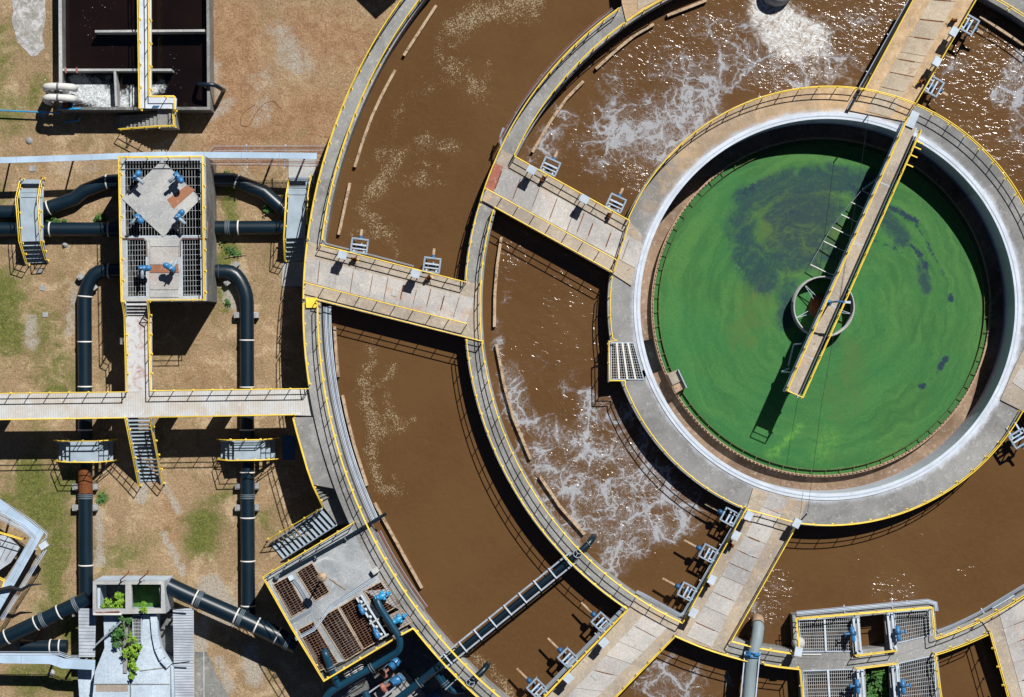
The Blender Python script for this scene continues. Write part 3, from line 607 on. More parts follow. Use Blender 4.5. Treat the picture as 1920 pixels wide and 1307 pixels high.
B7 = bridge('tan concrete bridge end at the top edge, right of the upper ring walkway', [(1160, -60), (1166, 6), (1174, 40), (1240, 2), (1290, -30), (1290, -90)], [(1190, -70), (1196, 18), (1240, -4), (1262, -60)], [0, .5, 1], tan=.8, sm='deck_tan')
B6 = bridge('concrete bridge over the outer ditch in the lower right corner', [(1841, 1164), (1921, 1119), (1990, 1090), (2060, 1360), (1912, 1360), (1855, 1186)],
       [(1872, 1145), (1932, 1360), (2040, 1340), (1960, 1105)], [0, .16, .30, .46, .62, .8, 1], tan=.12)
B8 = bridge('concrete bridge leaving the green tank at the right edge', [(1876, 750), (1912, 768), (2010, 830), (2060, 740), (1925, 645), (1906, 680)], [(1897, 716), (2000, 790), (2030, 745), (1913, 690)], [0, .4, 1])

def slab(name, label, cat, poly, z0, z1, mat, zz=None, group=None):
    return tag(MB().prism([W(x, y, z1 if zz is None else zz) for x, y in poly], z0, z1).build(name, M[mat]), label, cat, group)
slab('checker_plate', 'bright yellow steel plate bridging the ring walkway by the outer ditch bridge', 'plate', [(573, 558), (595, 558), (594, 577), (574, 577)], DK + .12, DK + .16, 'yellow')
slab('concrete_patch', 'square pale repair patch on the outer ditch bridge slabs', 'patch', [(737, 540), (748, 543), (745, 557), (734, 554)], DK + .13, DK + .16, 'pale')
slab('concrete_patch', 'square pale repair patch on the southern outer bridge slabs', 'patch', [(1107, 1266), (1117, 1258), (1128, 1267), (1118, 1276)], DK + .13, DK + .16, 'pale')
slab('concrete_patch', 'square pale repair patch on the southern inner bridge slabs', 'patch', [(1402, 1030), (1413, 1037), (1408, 1044), (1397, 1037)], DK + .13, DK + .16, 'pale')
slab('concrete_pad', 'light grey concrete pad on the lawn at the head of the eastern footbridge', 'pad', [(541, 297), (592, 297), (590, 345), (541, 345)], 0, .05, 'pale')
slab('concrete_pad', 'light grey concrete pad on the lawn at the foot of the eastern footbridge', 'pad', [(530, 490), (572, 490), (570, 537), (528, 537)], 0, .05, 'pale')

# ================================================================== THE TURNING SCRAPER BRIDGE and centre well
SB = 4.65
sb = thing('scraper_bridge', 'long narrow turning scraper bridge with ribbed deck spanning half the green tank', 'bridge', W(1580, 490, SB - .6) )
def SP(t, o, z):      # along the bridge 0 (tank centre end) .. 1 (rim), o = sideways metres (right positive)
    a, b = P(1488, 738, SB), P(1712, 231, SB); d = (b - a); u = d.normalized(); r = Vector((u.y, -u.x, 0))
    p = a + d*t + r*o; p.z = z; return p
wd = .40
MB().prism([SP(0, -wd, 0), SP(0, wd, 0), SP(1, wd, 0), SP(1, -wd, 0)], SB - .05, SB).build('deck', M['bridge'], sb)
for sgn in (-1, 1):
    MB().beam(SP(-.005, sgn*(wd+.04), SB - .22), SP(1, sgn*(wd+.04), SB - .22), .08, .5).build('girder', M['steel'], sb)
for t in (.135, .33, .56, .78):
    MB().beam(SP(t, -wd+.02, SB + .004), SP(t, wd-.02, SB + .004), .05, .012).build('joint_strip', M['steel'], sb)
lf = [SP(1.012, -wd, SB), SP(0, -wd, SB)]; rt = [SP(0, wd, SB), SP(1.0, wd, SB)]
railing('yellow handrail on the feedwell side of the scraper bridge, wrapping round its free end', lf + [SP(0, 0, SB), SP(0, wd+.22, SB)], ds=1.3)
railing('yellow handrail on the conduit side of the scraper bridge', [SP(0, wd+.22, SB), SP(.99, wd+.22, SB)], ds=1.3)
for k, o_ in enumerate((wd+.02, wd+.11, wd+.17)):
    MB().tube([SP(.01, o_, SB + .12), SP(.97, o_, SB + .12)], .035, 6).build('conduit', M[('black', 'cable', 'black')[k]], sb)
MB().box(SP(1.02, 0, SB - .1), 1.0, .5, .22, radians(66)).build('end_carriage', M['steel'], sb)
for t in (.955, .935, .905, .87):
    MB().beam(SP(t, wd+.24, SB + .35), SP(t, wd+.75, SB + .35), .07, .07).build('rung', M['yellow'], sb)
MB().beam(SP(.865, wd+.24, SB+.3), SP(.965, wd+.24, SB+.3), .05, .05).build('rung_rail', M['yellow'], sb)
for (px, py, L) in ((1616, 357, 22), (1596, 379, 27), (1577.5, 402, 31), (1560, 426, 36), (1544, 452, 40), (1520, 496, 42)):
    a = W(px, py, 2.15); b = W(px + L*.9, py + L*.44, 2.3)
    rd = MB().beam(a, b, .048, .05).build('skimmer_rod', M['band'], sb); MB().beam(b, Vector((b.x + .25, b.y - .1, SB - .3)), .05, .05).build('hanger', M['steel'], rd)
MB().tube([W(1655, 326, 2.6), W(1616, 356, 2.2), W(1560, 425, 2.15), W(1519, 497, 2.1)], .012, 5).build('skimmer_wire', M['cable'], sb)
MB().tube([W(1655, 327, 3.0), W(1618, 355, 2.35)], .06, 6).build('boom', M['cable'], sb)
for q in (((1503, 644), (1488, 646), (1478, 686)), ((1482, 698), (1466, 697), (1480, 690))):
    MB().tube([W(q[0][0], q[0][1], 3.6), W(q[1][0], q[1][1], 2.6), W(q[2][0], q[2][1], 2.2)], .05, 6).build('scraper_arm', M['steel'], sb)
lp = SP(.335, -.12, SB)
lamp = thing('lamp_post', 'light blue bent lamp post standing on the scraper bridge over the feedwell', 'lamp', lp)
MB().tube([lp, lp + Vector((0, 0, 2.3)), lp + Vector((.12, 0, 2.55)), lp + Vector((.55, -.03, 2.65))], .055, 8).build('post', M['blue'], lamp)
MB().lathe(lp, [(0, .06), (.17, .06), (.17, 0)], 12).build('base_plate', M['blue'], lamp)
MB().beam(lp + Vector((.5, -.03, 2.66)), lp + Vector((.85, -.05, 2.68)), .14, .09).build('lamp_head', M['steel'], lamp)

fw = thing('feed_well', 'round grey feedwell ring with rusty drum and spokes at the middle of the green tank', 'well', (CX, CY, GW))
MB().lathe((CX, CY, 0), [(1.80, GW-.6), (1.80, 2.7), (1.88, 2.7), (1.88, GW-.6)], 72).build('ring', M['pale'], fw)
MB().lathe((CX, CY, 0), [(.78, GW-.6), (.78, 1.9), (.68, 2.15), (.40, 2.35), (.36, 2.7), (0, 2.75)], 24).build('drum', M['rust'], fw)
for k in range(5):
    a = radians(58 + 72*k)
    for da in (-.09, .09):
        MB().beam(pol(.55, a + da*3, 2.1), pol(1.82, a, 2.35), .04, .04).build('spoke', M['cable'], fw)
MB().sector(.0, 1.8, GW + .006, GW + .012, n=40).build('inner_water', M['algae'], fw)
q = [(1250, 701), (1270, 693.5), (1286, 727), (1266, 739)]
sbx = thing('scum_box', 'tilted brown scum box beside the weir on the west side of the green tank', 'box', W(1268, 715, GW))
MB().prism([W(x, y, 2.05) for x, y in q], GW - .3, 1.98).build('body', M['weir'], sbx)
MB().prism([W(x, y, 2.05) for x, y in ((1252, 702), (1269, 695), (1279, 714), (1261, 722))], 1.985, 2.1).build('lid', M['bridge'], sbx)
MB().prism([W(x, y, 2.05) for x, y in ((1262, 723.5), (1280, 716), (1285, 727), (1267, 737))], 1.985, 2.04).build('lid', M['weir'], sbx)
MB().beam(W(1271, 693, 2.1), W(1287, 727, 2.1), .07, .5).build('end_plate', M['cable'], sbx)

# ================================================================== GRATINGS, stairs, conduits: builders
def bil(q, u, v): return lerp2(lerp2(q[0], q[1], u), lerp2(q[3], q[2], u), v)
def grating(label, q, z, nu, nv, wu=.03, wv=.035, mu='bars', frame='steel', group='bar gratings over the pits'):
    """nu bars running q0->q3, nv bars running q0->q1"""
    c = W(*bil(q, .5, .5), z); t = thing('grating', label, 'grating', c, group)
    b = MB()
    for i in range(1, nu): b.beam(W(*bil(q, i/nu, 0), z), W(*bil(q, i/nu, 1), z), wu, .04)
    for j in range(1, nv): b.beam(W(*bil(q, 0, j/nv), z+.022), W(*bil(q, 1, j/nv), z+.022), wv, .03)
    b.build('lattice', M[mu], t); b = MB()
    for i in range(4): b.beam(W(*q[i], z+.01), W(*q[(i+1) % 4], z+.01), .055, .07)
    b.build('frame', M[frame], t); return t
def stairs(name, label, a, b, n, za, zb, mat='treads', cat='stairs', tw=.24, group=None, strs=True, smat='steel'):
    """a, b: px pairs of the flight's top and bottom edges (left, right)"""
    c = W(*lerp2(b[0], b[1], .5), zb); t = thing(name, label, cat, c, group); first = None
    for i in range(n):
        f = (i + .5)/n; z = za + (zb - za)*(i + 1)/(n + .0001)
        l, r = lerp2(a[0], b[0], f), lerp2(a[1], b[1], f); p, q = W(*l, z), W(*r, z)
        o = MB().beam(p, q, tw, .05).build('tread', M[mat], t)
    if strs:
        for s_ in (0, 1):
            MB().beam(W(*a[s_], za - .05), W(*b[s_], zb + .05), .06, .26).build('stringer', M[smat], t)
    return t
def conduits(label, pts, n, gap, r, mat, z, cat='conduit', name='conduit_bundle', clamps=True, side=1):
    pts = [Vector(p) for p in pts]; c = sum(pts, Vector())/len(pts); t = thing(name, label, cat, c)
    for k in range(n):
        off = []
        for i, p in enumerate(pts):
            d = (pts[min(i+1, len(pts)-1)] - pts[max(i-1, 0)]); d.z = 0; d.normalize(); off.append(p + Vector((d.y, -d.x, 0))*gap*k*side)
        MB().tube(off, r*(.8 + .4*((k*7) % 3)/2), 6).build('conduit', M[mat if k % 3 else 'cable'], t)
    if clamps:
        for p, d in polyline_at(pts, 2.6)[1:-1]:
            d.z = 0; d.normalize(); v = Vector((d.y, -d.x, 0))*side
            MB().beam(p - v*.12 - Vector((0, 0, .05)), p + v*(gap*n + .05) - Vector((0, 0, .05)), .06, .05).build('clamp', M['steel'], t)
    return t
grating('open bar grating in the notch on the west rim of the green tank', pit_q, DK + .02, 12, 14, wu=.022, wv=.022)
for i in (1, 2, 3):
    u = i/4.0
    tag(MB().beam(W(*bil(pit_q, u, 0), DK+.05), W(*bil(pit_q, u, 1), DK+.05), .11, .05).build('support_bar', M['band']), ('white bar lying on the notch grating of the green tank, nearest the ditch', 'middle white bar lying on the notch grating of the green tank', 'white bar lying on the notch grating of the green tank, nearest the rim')[i-1], 'bar', 'white bars on the notch grating')

conduits('bundle of grey conduits along the outer ring water side below the yellow plate', [p + Vector((0, 0, .12)) for p in ra(30.50, (605, 574), (700, 984))], 6, -.085, .032, 'steel', DK)
conduits('thin pinkish conduits along the water side of the outer ring wall beside the pump platform', [p + Vector((0, 0, .1)) for p in ra(30.48, (706, 1000), (795, 1145))], 4, -.07, .026, 'rustline', DK)
conduits('rusty conduits along the outer side of the middle ring wall in its upper quarter', [p + Vector((0, 0, .05)) for p in ra(22.16, (1150, 12), (940, 268))], 3, -.06, .024, 'rustline', DK, side=-1)
conduits('black conduits along the west edge of the northern bridge', [W(1706, -5, DK+.25), W(1588, 205, DK+.25)], 3, .07, .04, 'black', DK, side=-1)
conduits('grey conduits along the mixer edge of the southern outer bridge', [W(1174, 1141, DK+.1), W(1020, 1300, DK+.1)], 4, .07, .028, 'cable', DK, side=1)
conduits('grey conduits along the mixer edge of the southern inner bridge', [W(1398, 960, DK+.05), W(1284, 1160, DK+.05)], 5, .07, .03, 'cable', DK, side=1)
conduits('grey conduits along the ring edge between the two southern bridges', [W(1192, 1112, DK+.1), W(1205, 1118, DK+.1), W(1274, 1156, DK+.1), W(1284, 1152, DK+.1)], 4, .06, .025, 'cable', DK, side=-1, clamps=False)
conduits('grey conduits along the north edge of the grated chamber', [W(1494, 1154, DK+.15), W(1740, 1131, DK+.15), W(1751, 1134, DK+.15), W(1752, 1146, DK+.15)], 4, .08, .03, 'steel', DK, side=-1)
conduits('grey conduits on the ring edge between the grated chamber and the eastern bridge', [W(1758, 1187, DK+.1), W(1790, 1175, DK+.1), W(1836, 1152, DK+.1), W(1925, 1098, DK+.1)], 3, .07, .026, 'cable', DK, side=-1)
conduits('thin conduit along the mixer edge of the outer ditch bridge by the lawn', [W(603, 448, DK+.05), W(612, 458, DK+.05), W(700, 480, DK+.05), W(776, 500, DK+.05)], 2, .05, .02, 'cable', DK, side=-1, clamps=False)
conduits('thin conduit looped at the top of the western inner bridge', [W(946, 240, DK+.05), W(940, 256, DK+.05), W(942, 276, DK+.05)], 3, .05, .022, 'cable', DK, clamps=False)

# ================================================================== baffle boards in the ditches
BB = [([(818, 10), (757, 104)], 'straight timber baffle board in the outer ditch, topmost by the outer ring wall'),
      ([(741, 131), (715, 180), (697, 219), (680, 265), (665, 313)], 'long curved timber baffle board by the outer ring wall, second from the top'),
      ([(656, 343), (635, 440)], 'short timber baffle board in the outer ditch just above the bridge by the lawn'),
      ([(627, 612), (630, 660), (634, 707)], 'grey timber baffle board in the outer ditch just below the bridge by the lawn'),
      ([(642, 741), (650, 780), (664, 835), (688, 911)], 'long curved timber baffle board in the outer ditch opposite the side platform'),
      ([(702, 943), (742, 1015), (791, 1103)], 'timber baffle board in the outer ditch opposite the pump platform'),
      ([(1325, 0), (1290, 14), (1251, 29)], 'timber baffle board near the foam at the top edge, in the inner ditch'),
      ([(1226, 45), (1190, 66), (1160, 90), (1117, 129)], 'curved timber baffle board in the inner ditch below the upper bridge end'),
      ([(1094, 152), (1062, 185), (1032, 228), (998, 285)], 'curved timber baffle board in the inner ditch above the western inner bridge'),
      ([(940, 444), (932, 500), (928, 550), (927, 613)], 'tan timber baffle board in the inner ditch just below the western inner bridge'),
      ([(931, 647), (945, 720), (962, 782), (995, 861)], 'long curved timber baffle board in the inner ditch beside the foam net, left side'),
      ([(1012, 893), (1050, 950), (1096, 1002)], 'timber baffle board in the inner ditch next to the end of the pipe bridge'),
      ([(1838, 30), (1920, 84)], 'timber baffle board in the shadow at the top right corner')]
for pts, lb in BB:
    b = MB(); z = WAT + .32; q = [W(x, y, z) for x, y in pts]; L = []; R_ = []
    for i, p in enumerate(q):
        d = (q[min(i+1, len(q)-1)] - q[max(i-1, 0)]).normalized(); v = Vector((d.y, -d.x, 0))*.085; L.append(p - v); R_.append(p + v)
    b.prism(L + R_[::-1], WAT - .4, z); tag(b.build('baffle_board', M['plank']), lb, 'board', 'timber baffle boards in the ditches')

# ================================================================== surface mixers on the bridges
def make_mixer(long=False):
    t = thing('surface_mixer', 'mixer', 'mixer', (0, 0, 0), 'surface mixers on the bridges')
    fr = MB()
    for y in (-.42, .42): fr.beam((-.52, y, .1), (.52, y, .1), .1, .14)
    for x in (-.48, .48): fr.beam((x, -.36, .1), (x, .36, .1), .1, .14)
    fr.build('frame', M['frame'], t)
    b = MB(); b.beam((-.42, .06, .06), (.42, .06, .06), .10, .12); b.beam((-.42, -.18, .06), (.42, -.18, .06), .07, .1); b.build('cross_beam', M['steel'], t)
    for x in (-.3, .3): MB().beam((x, -.95, -.02), (x, -.2, -.02), .1, .12).build('support_arm', M['steel'], t)
    MB().lathe((0, -.06, -.75), [(0, 0), (.19, 0), (.19, .62), (.14, .7), (0, .72)], 16).build('motor', M['motor'], t)
    MB().lathe((0, .62 if long else .5, -.15), [(0, 0), (.2, 0), (.2, .22), (.13, .34), (0, .36)] if long else [(0, 0), (.15, 0), (.15, .12), (.1, .2), (0, .22)], 14).build('gearbox', M['motor'], t)
    MB().tube([(0, -.06, -.7), (0, .3, -1.6)], .06, 8).build('shaft', M['cable'], t)
    MB().beam((0, .4, -.05), (.0, 1.65 if long else 1.02, -.12), .13 if long else .15, .07).build('paddle_board', M['plank'], t)
    for x in (-.48, .48): MB().beam((x, .42, .05), (x*.8, .3, -1.45), .06, .06).build('leg', M['cable'], t)
    return t
MX = [((674, 461), 'outer ditch bridge by the lawn, nearer the lawn', (.13, -1)), ((810, 497), 'outer ditch bridge by the lawn, nearer the middle ring', (.13, -1)),
      ((1032, 312), 'western inner bridge, farther from the green tank', (.42, -.9)), ((1155, 381), 'western inner bridge, beside the green tank rim', (.42, -.9)),
      ((1368, 969), 'southern inner bridge, topmost of three', (-.88, -.47)), ((1328, 1037), 'southern inner bridge, middle of three', (-.88, -.47)), ((1288, 1109), 'southern inner bridge, lowest of three', (-.88, -.47)),
      ((1127, 1166), 'southern outer bridge, nearest the middle ring', (-.72, -.70)), ((1064, 1233), 'southern outer bridge, middle of three', (-.72, -.70)), ((1006, 1290), 'southern outer bridge, at the bottom edge', (-.72, -.70)),
      ((1817, 46), 'northern bridge, nearer the top edge', (.87, .5)), ((1751, 162), 'northern bridge, nearer the green tank', (.87, .5)), ((1911, 822), 'bridge at the right edge, half cut off', (.52, .85))]
mx0 = make_mixer(); mx1 = make_mixer(True)
for i, ((px, py), lb, dr) in enumerate(MX):
    o = (mx0 if i == 0 else mx1) if i in (0, 4) else copy_tree(mx1 if 4 <= i <= 9 else mx0)
    if 4 <= i <= 9: o.scale = (.86, 1.0, 1.0)
    o.location = W(px, py, DK + .15); o.location.z = DK + .05; o.rotation_euler = (0, 0, atan2(-dr[1], dr[0]) - pi/2)
    o['label'] = 'grey framed surface mixer on the ' + lb
# ------------------------------------------------ control cabinets and winches
def make_cabinet():
    t = thing('control_cabinet', 'c', 'cabinet', (0, 0, 0), 'control cabinets on the bridges')
    b = MB(); b.box((0, 0, .75), .46, .36, .5); b.build('body', M['boxgrey'], t)
    b = MB(); b.add([(-.27, -.23, 1.25), (.27, -.23, 1.25), (.27, .22, 1.33), (-.27, .22, 1.33), (-.27, -.23, 1.28), (.27, -.23, 1.28), (.27, .22, 1.36), (-.27, .22, 1.36)], [[3, 2, 1, 0], [4, 5, 6, 7], [0, 1, 5, 4], [1, 2, 6, 5], [2, 3, 7, 6], [3, 0, 4, 7]]); b.build('lid', M['boxgrey'], t)
    for x in (-.17, .17): MB().beam((x, 0, 0), (x, 0, .76), .05, .05).build('leg', M['steel'], t)
    return t
cb0 = make_cabinet()
CB = [((642, 478), 15, 'outer ditch bridge by the lawn, nearer the lawn'), ((779, 513), 15, 'outer ditch bridge by the lawn, nearer the middle ring'), ((997, 318), 30, 'western inner bridge, nearer the red strip'), ((1096, 373), 30, 'western inner bridge, near its middle'),
      ((1404, 967), -62, 'southern inner bridge, at its tank end on the mixer side'), ((1380, 1004), -62, 'southern inner bridge, below the topmost mixer'), ((1335, 1087), -62, 'southern inner bridge, between the middle and lowest mixer'), ((1300, 1149), -62, 'southern inner bridge, at its lower corner'), ((1494, 981), -62, 'southern inner bridge, at the corner opposite the mixers'),
      ((1132, 1205), -46, 'southern outer bridge, nearer the middle ring'), ((1066, 1272), -46, 'southern outer bridge, nearer the bottom edge'), ((1789, 59), -60, 'northern bridge, nearer the top edge'), ((1757, 115), -60, 'northern bridge, nearer the green tank'), ((1497, 1222), -80, 'corner of the northern grated chamber')]
for i, ((px, py), rz, lb) in enumerate(CB):
    o = cb0 if i == 0 else copy_tree(cb0)
    p = W(px, py, DK + 1.4); p.z = DK + .1; o.location = p; o.rotation_euler = (0, 0, radians(-rz)); o['label'] = 'light grey control cabinet, ' + lb
def make_winch():
    t = thing('hand_winch', 'w', 'winch', (0, 0, 0), 'rusty winches on the bridges')
    MB().box((0, 0, 0), .26, .2, .3).build('base', M['rust'], t)
    MB().lathe((-.16, 0, .38), [(0, 0), (.12, 0), (.12, .05), (.07, .05), (.07, .27), (.12, .27), (.12, .32), (0, .32)], 12, (1, 0, 0)).build('drum', M['rust'], t)
    MB().tube([(.16, 0, .38), (.26, 0, .38), (.26, -.2, .48)], .022, 5).build('crank_handle', M['yellow'], t)
    return t
wi0 = make_winch()
WI = [((664, 486), 'between cabinet and mixer on the outer ditch bridge by the lawn'), ((803, 521), 'near the middle ring on the outer ditch bridge by the lawn'), ((1018, 335), 'below the first mixer of the western inner bridge'), ((1142, 404), 'at the tank end of the western inner bridge'), ((1327, 1096), 'beside the lower cabinet of the southern inner bridge'), ((1371, 1022), 'beside the upper cabinet of the southern inner bridge'), ((1789, 38), 'beside the upper cabinet of the northern bridge'), ((1729, 152), 'beside the lower mixer of the northern bridge')]
for i, ((px, py), lb) in enumerate(WI):
    o = wi0 if i == 0 else copy_tree(wi0)
    p = W(px, py, DK + .4); p.z = DK + .1; o.location = p; o.rotation_euler = (0, 0, .5*i); o['label'] = 'rusty hand winch ' + lb

# ================================================================== BOTTOM-RIGHT CHAMBERS
def chamber(name, label, poly, holes, z, floor_z=None, mat='wall', top='deck', cat='chamber', thick=.35, inner=True, floormat='wall'):
    pts = [W(x, y, z) for x, y in poly]; hs = [[W(x, y, z) for x, y in h] for h in holes]
    c = sum(pts, Vector())/len(pts); t = thing(name, label, cat, Vector((c.x, c.y, 0)))
    MB().prism(pts, z - thick, z, holes=hs).build('deck', M[top], t)
    cc = Vector((c.x, c.y, 0)); ip = [Vector((p.x, p.y, 0)).lerp(cc, .03 + .35/max(1, (Vector((p.x, p.y, 0)) - cc).length)) for p in pts]
    op = [Vector((p.x, p.y, 0)).lerp(cc, .002) for p in pts]
    MB().prism(op, 0, z - thick - .004, holes=[ip]).build('wall', M[mat], t)
    if floor_z is not None: MB().prism(ip, floor_z - .2, floor_z).build('floor', M[floormat], t)
    return t
N1 = [(1498, 1162), (1597, 1158), (1598, 1221), (1502, 1222)]; NO = [(1612, 1156), (1658, 1151), (1662, 1213), (1616, 1219)]; N2 = [(1677, 1148), (1742, 1143), (1744, 1191), (1681, 1206)]
chamber('grated_chamber', 'northern concrete chamber with two gratings and an open slot of brown water', [(1486, 1154), (1752, 1134), (1758, 1202), (1690, 1226), (1600, 1238), (1490, 1234)], [N1, NO, N2], DK + .02, None, cat='chamber')
grating('wide bar grating of the northern chamber, with a light cross beam in its middle', N1, DK + .04, 26, 10, .022, .025)
grating('bar grating of the northern chamber, right of the water slot', N2, DK + .04, 19, 8, .022, .025)
S1 = [(1505, 1258), (1600, 1255), (1604, 1345), (1510, 1345)]; SO = [(1622, 1253), (1667, 1248), (1671, 1345), (1626, 1345)]; S2 = [(1685, 1244), (1751, 1229), (1757, 1345), (1691, 1345)]
chamber('planted_chamber', 'southern concrete chamber with green plants growing in its open slot', [(1498, 1246), (1600, 1244), (1690, 1232), (1757, 1216), (1772, 1360), (1506, 1360)], [S1, SO, S2], DK + .02, 2.4, cat='chamber', floormat='leafdark')
grating('wide bar grating of the planted chamber, left of the plants', S1, DK + .04, 25, 13, .022, .025)
grating('bar grating of the planted chamber, right of the plants', S2, DK + .04, 19, 15, .022, .025)
for (a, b, lb) in (((1546, 1160), (1549, 1222), 'light beam across the wide grating of the northern chamber'), ((1552, 1256), (1558, 1345), 'light beam across the wide grating of the planted chamber')):
    tag(MB().beam(W(*a, DK + .1), W(*b, DK + .1), .12, .06).build('cross_beam_bar', M['boxgrey']), lb, 'beam', 'light beams over the gratings')
def gate(label, a, b, q, sgn):
    """slide gate: a-b the frame line, q the actuator spot"""
    t = thing('slide_gate', label, 'gate', W(*a, DK), 'slide gates with blue actuators'); d = (W(*b, DK) - W(*a, DK)).normalized(); v = Vector((d.y, -d.x, 0))
    for k in (-.13, .13): MB().beam(W(*a, DK + .5) + v*k, W(*b, DK + .5) + v*k, .13, .18).build('gate_beam', M['boxgrey'], t)
    for e in (a, b): MB().box(W(*e, DK), .35, .2, .45, atan2(v.y, v.x)).build('foot', M['steel'], t)
    p = W(*q, DK + 1.0)
    MB().lathe(p - d*.4, [(0, 0), (.13, 0), (.13, .8), (.09, .9), (0, .92)], 14, d).build('actuator', M['blue'], t)
    MB().lathe(p - Vector((0, 0, .55)), [(.16, 0), (.16, .3), (.22, .35), (.22, .55), (.1, .7), (0, .72)], 14).build('gearbox', M['motor'], t)
    MB().tube([p, p + v*sgn*.42], .06, 8).build('handwheel_shaft', M['blue'], t); MB().lathe(p + v*sgn*.42, [(.17, 0), (.17, .05), (.12, .05), (.12, 0)], 16, v*sgn).build('handwheel', M['blue'], t)
gate('light slide gate with blue actuator left of the water slot of the northern chamber', (1604, 1158), (1610, 1221), (1599, 1188), 1)
gate('light slide gate with blue actuator right of the water slot of the northern chamber', (1668, 1150), (1675, 1216), (1684, 1186), -1)
gate('light slide gate with blue actuator left of the plants of the southern chamber', (1612, 1256), (1618, 1330), (1608, 1286), 1)
gate('light slide gate with blue actuator right of the plants of the southern chamber', (1677, 1249), (1684, 1330), (1693, 1286), -1)
tag(MB().lathe(W(1497, 1206, DK), [(.0, .5), (.28, .42), (.38, .2), (.42, 0)], 14).build('rubble_sack', M['pale']), 'crumpled pale sack at the corner of the northern grated chamber', 'sack')
tag(MB().beam(W(1504, 1227, DK+.06), W(1540, 1227.5, DK+.06), .05, .05).build('pole', M['band']), 'thin white pole lying on the ring walkway beside the wide grating', 'pole')
slab('side_trough', 'grey sheet trough hanging on the ring wall left of the eastern bridge', 'trough', [(1854, 1137), (1866, 1143), (1904, 1118), (1897, 1111)], DK - .5, DK - .2, 'steel')

bp = thing('discharge_pipe', 'fat grey pipe with a brown bent end emptying into the inner ditch at the bottom', 'pipe', W(1412, 1250, DK))
MB().tube([W(1400, 1360, DK+.75), W(1403, 1310, DK+.75), W(1409, 1240, DK+.75), W(1419, 1200, DK+.75), W(1422, 1178, DK+.55), W(1421, 1166, DK+.1), W(1420, 1163, DK-.6), W(1420, 1163, WAT-.2)], .36, 18).build('pipe_body', M['pipegrey'], bp)
MB().tube([W(1421, 1172, DK+.46), W(1421, 1165, DK+.05), W(1420, 1162.5, DK-.5)], .375, 18, caps=False).build('stained_end', M['weir'], bp)
for f in ((1410, 1232), (1411, 1224)): MB().lathe(W(*f, DK+.75), [(.36, 0), (.45, 0), (.45, .08), (.36, .08)], 20, (.12, 1, 0)).build('flange', M['blue'], bp)
for k in (-1, 1): MB().tube([W(1411+k*13, 1228, DK+1.0), W(1411+k*4, 1228, DK+1.25)], .09, 8).build('clamp', M['blue'], bp)
pt = thing('pipe_truss', 'steel truss carrying the fat grey pipe at the bottom edge', 'truss', W(1405, 1290, WAT))
for sx in (-1, 1):
    for zz in (DK+.15, DK+.85): MB().beam(W(1411+sx*14, 1222, zz), W(1399+sx*14, 1350, zz), .07, .07).build('chord', M['steel'], pt)
    for i in range(5):
        a, b = W(1411+sx*14-2.4*i, 1222+25.6*i, DK+.15), W(1411+sx*14-2.4*(i+1), 1222+25.6*(i+1), DK+.85); MB().beam(a, b, .05, .05).build('brace', M['steel'], pt)

# ================================================================== PIPE BRIDGE over the outer ditch
pb = thing('pipe_bridge', 'slim steel pipe bridge with a dark pipe crossing the outer ditch at the bottom', 'bridge', W(970, 1125, DK))
pz = DK + .32; a0_, a1_ = (838, 1238), (1086, 1036)
dpb = (W(*a1_, pz) - W(*a0_, pz)).normalized(); vpb = Vector((dpb.y, -dpb.x, 0))
MB().tube([W(818, 1254, pz), W(*a0_, pz), W(*a1_, pz), W(1103, 1020, pz), W(1110, 1012, pz-.15), W(1113, 1007, pz-.7), W(1113, 1006, WAT)], .19, 12).build('pipe', M['pipe'], pb)
for k in (-.34, .34): MB().beam(W(828, 1244, pz+.05) + vpb*k, W(1078, 1042, pz+.05) + vpb*k, .10, .16).build('girder', M['cable'], pb)
for i in range(9):
    p = W(*lerp2((840, 1236), (1064, 1052), i/8), pz + .22); MB().beam(p - vpb*.4, p + vpb*.4, .08, .06).build('cross_bar', M['boxgrey'], pb)
for k in (-.34, .34): MB().beam(W(828, 1244, pz-.28) + vpb*k, W(1078, 1042, pz-.28) + vpb*k, .06, .06).build('lower_chord', M['rustline'], pb)
MB().lathe(W(1103, 1020, pz), [(.19, 0), (.24, 0), (.24, .05), (.19, .05)], 16, dpb).build('flange', M['coupling'], pb)
def handwheel(label, px, py, z, r=.25, mat='cable'):
    t = thing('handwheel_valve', label, 'valve', W(px, py, z - .4)); p = W(px, py, z)
    MB().tube([p + Vector((r*cos(2*pi*i/20), r*sin(2*pi*i/20), 0)) for i in range(21)], .025, 6, caps=False).build('wheel_rim', M[mat], t)
    for i in range(3): MB().beam(p, p + Vector((r*cos(2.1*i), r*sin(2.1*i), 0)), .03, .03).build('wheel_spoke', M[mat], t)
    MB().tube([p, p - Vector((0, 0, .4))], .04, 6).build('valve_stem', M[mat], t)
handwheel('grey handwheel valve where the pipe bridge crosses the middle ring wall', 1083, 1038, DK+.95)
handwheel('grey handwheel valve on the outer ring walkway at the bottom edge', 882, 1279, DK+.6)
e2 = thing('outfall_pipe', 'short dark bent pipe poking over the outer ring wall at the bottom', 'pipe', W(900, 1262, DK))
MB().tube([W(868, 1290, pz), W(884, 1277, pz), W(905, 1258, pz), W(912, 1250, pz-.2), W(914, 1246, pz-.7), W(914, 1245, WAT)], .18, 12).build('pipe_body', M['pipe'], e2)
MB().lathe(W(892, 1270, pz), [(.18, 0), (.25, 0), (.25, .05), (.18, .05)], 16, (.75, .65, 0)).build('flange', M['steel'], e2)

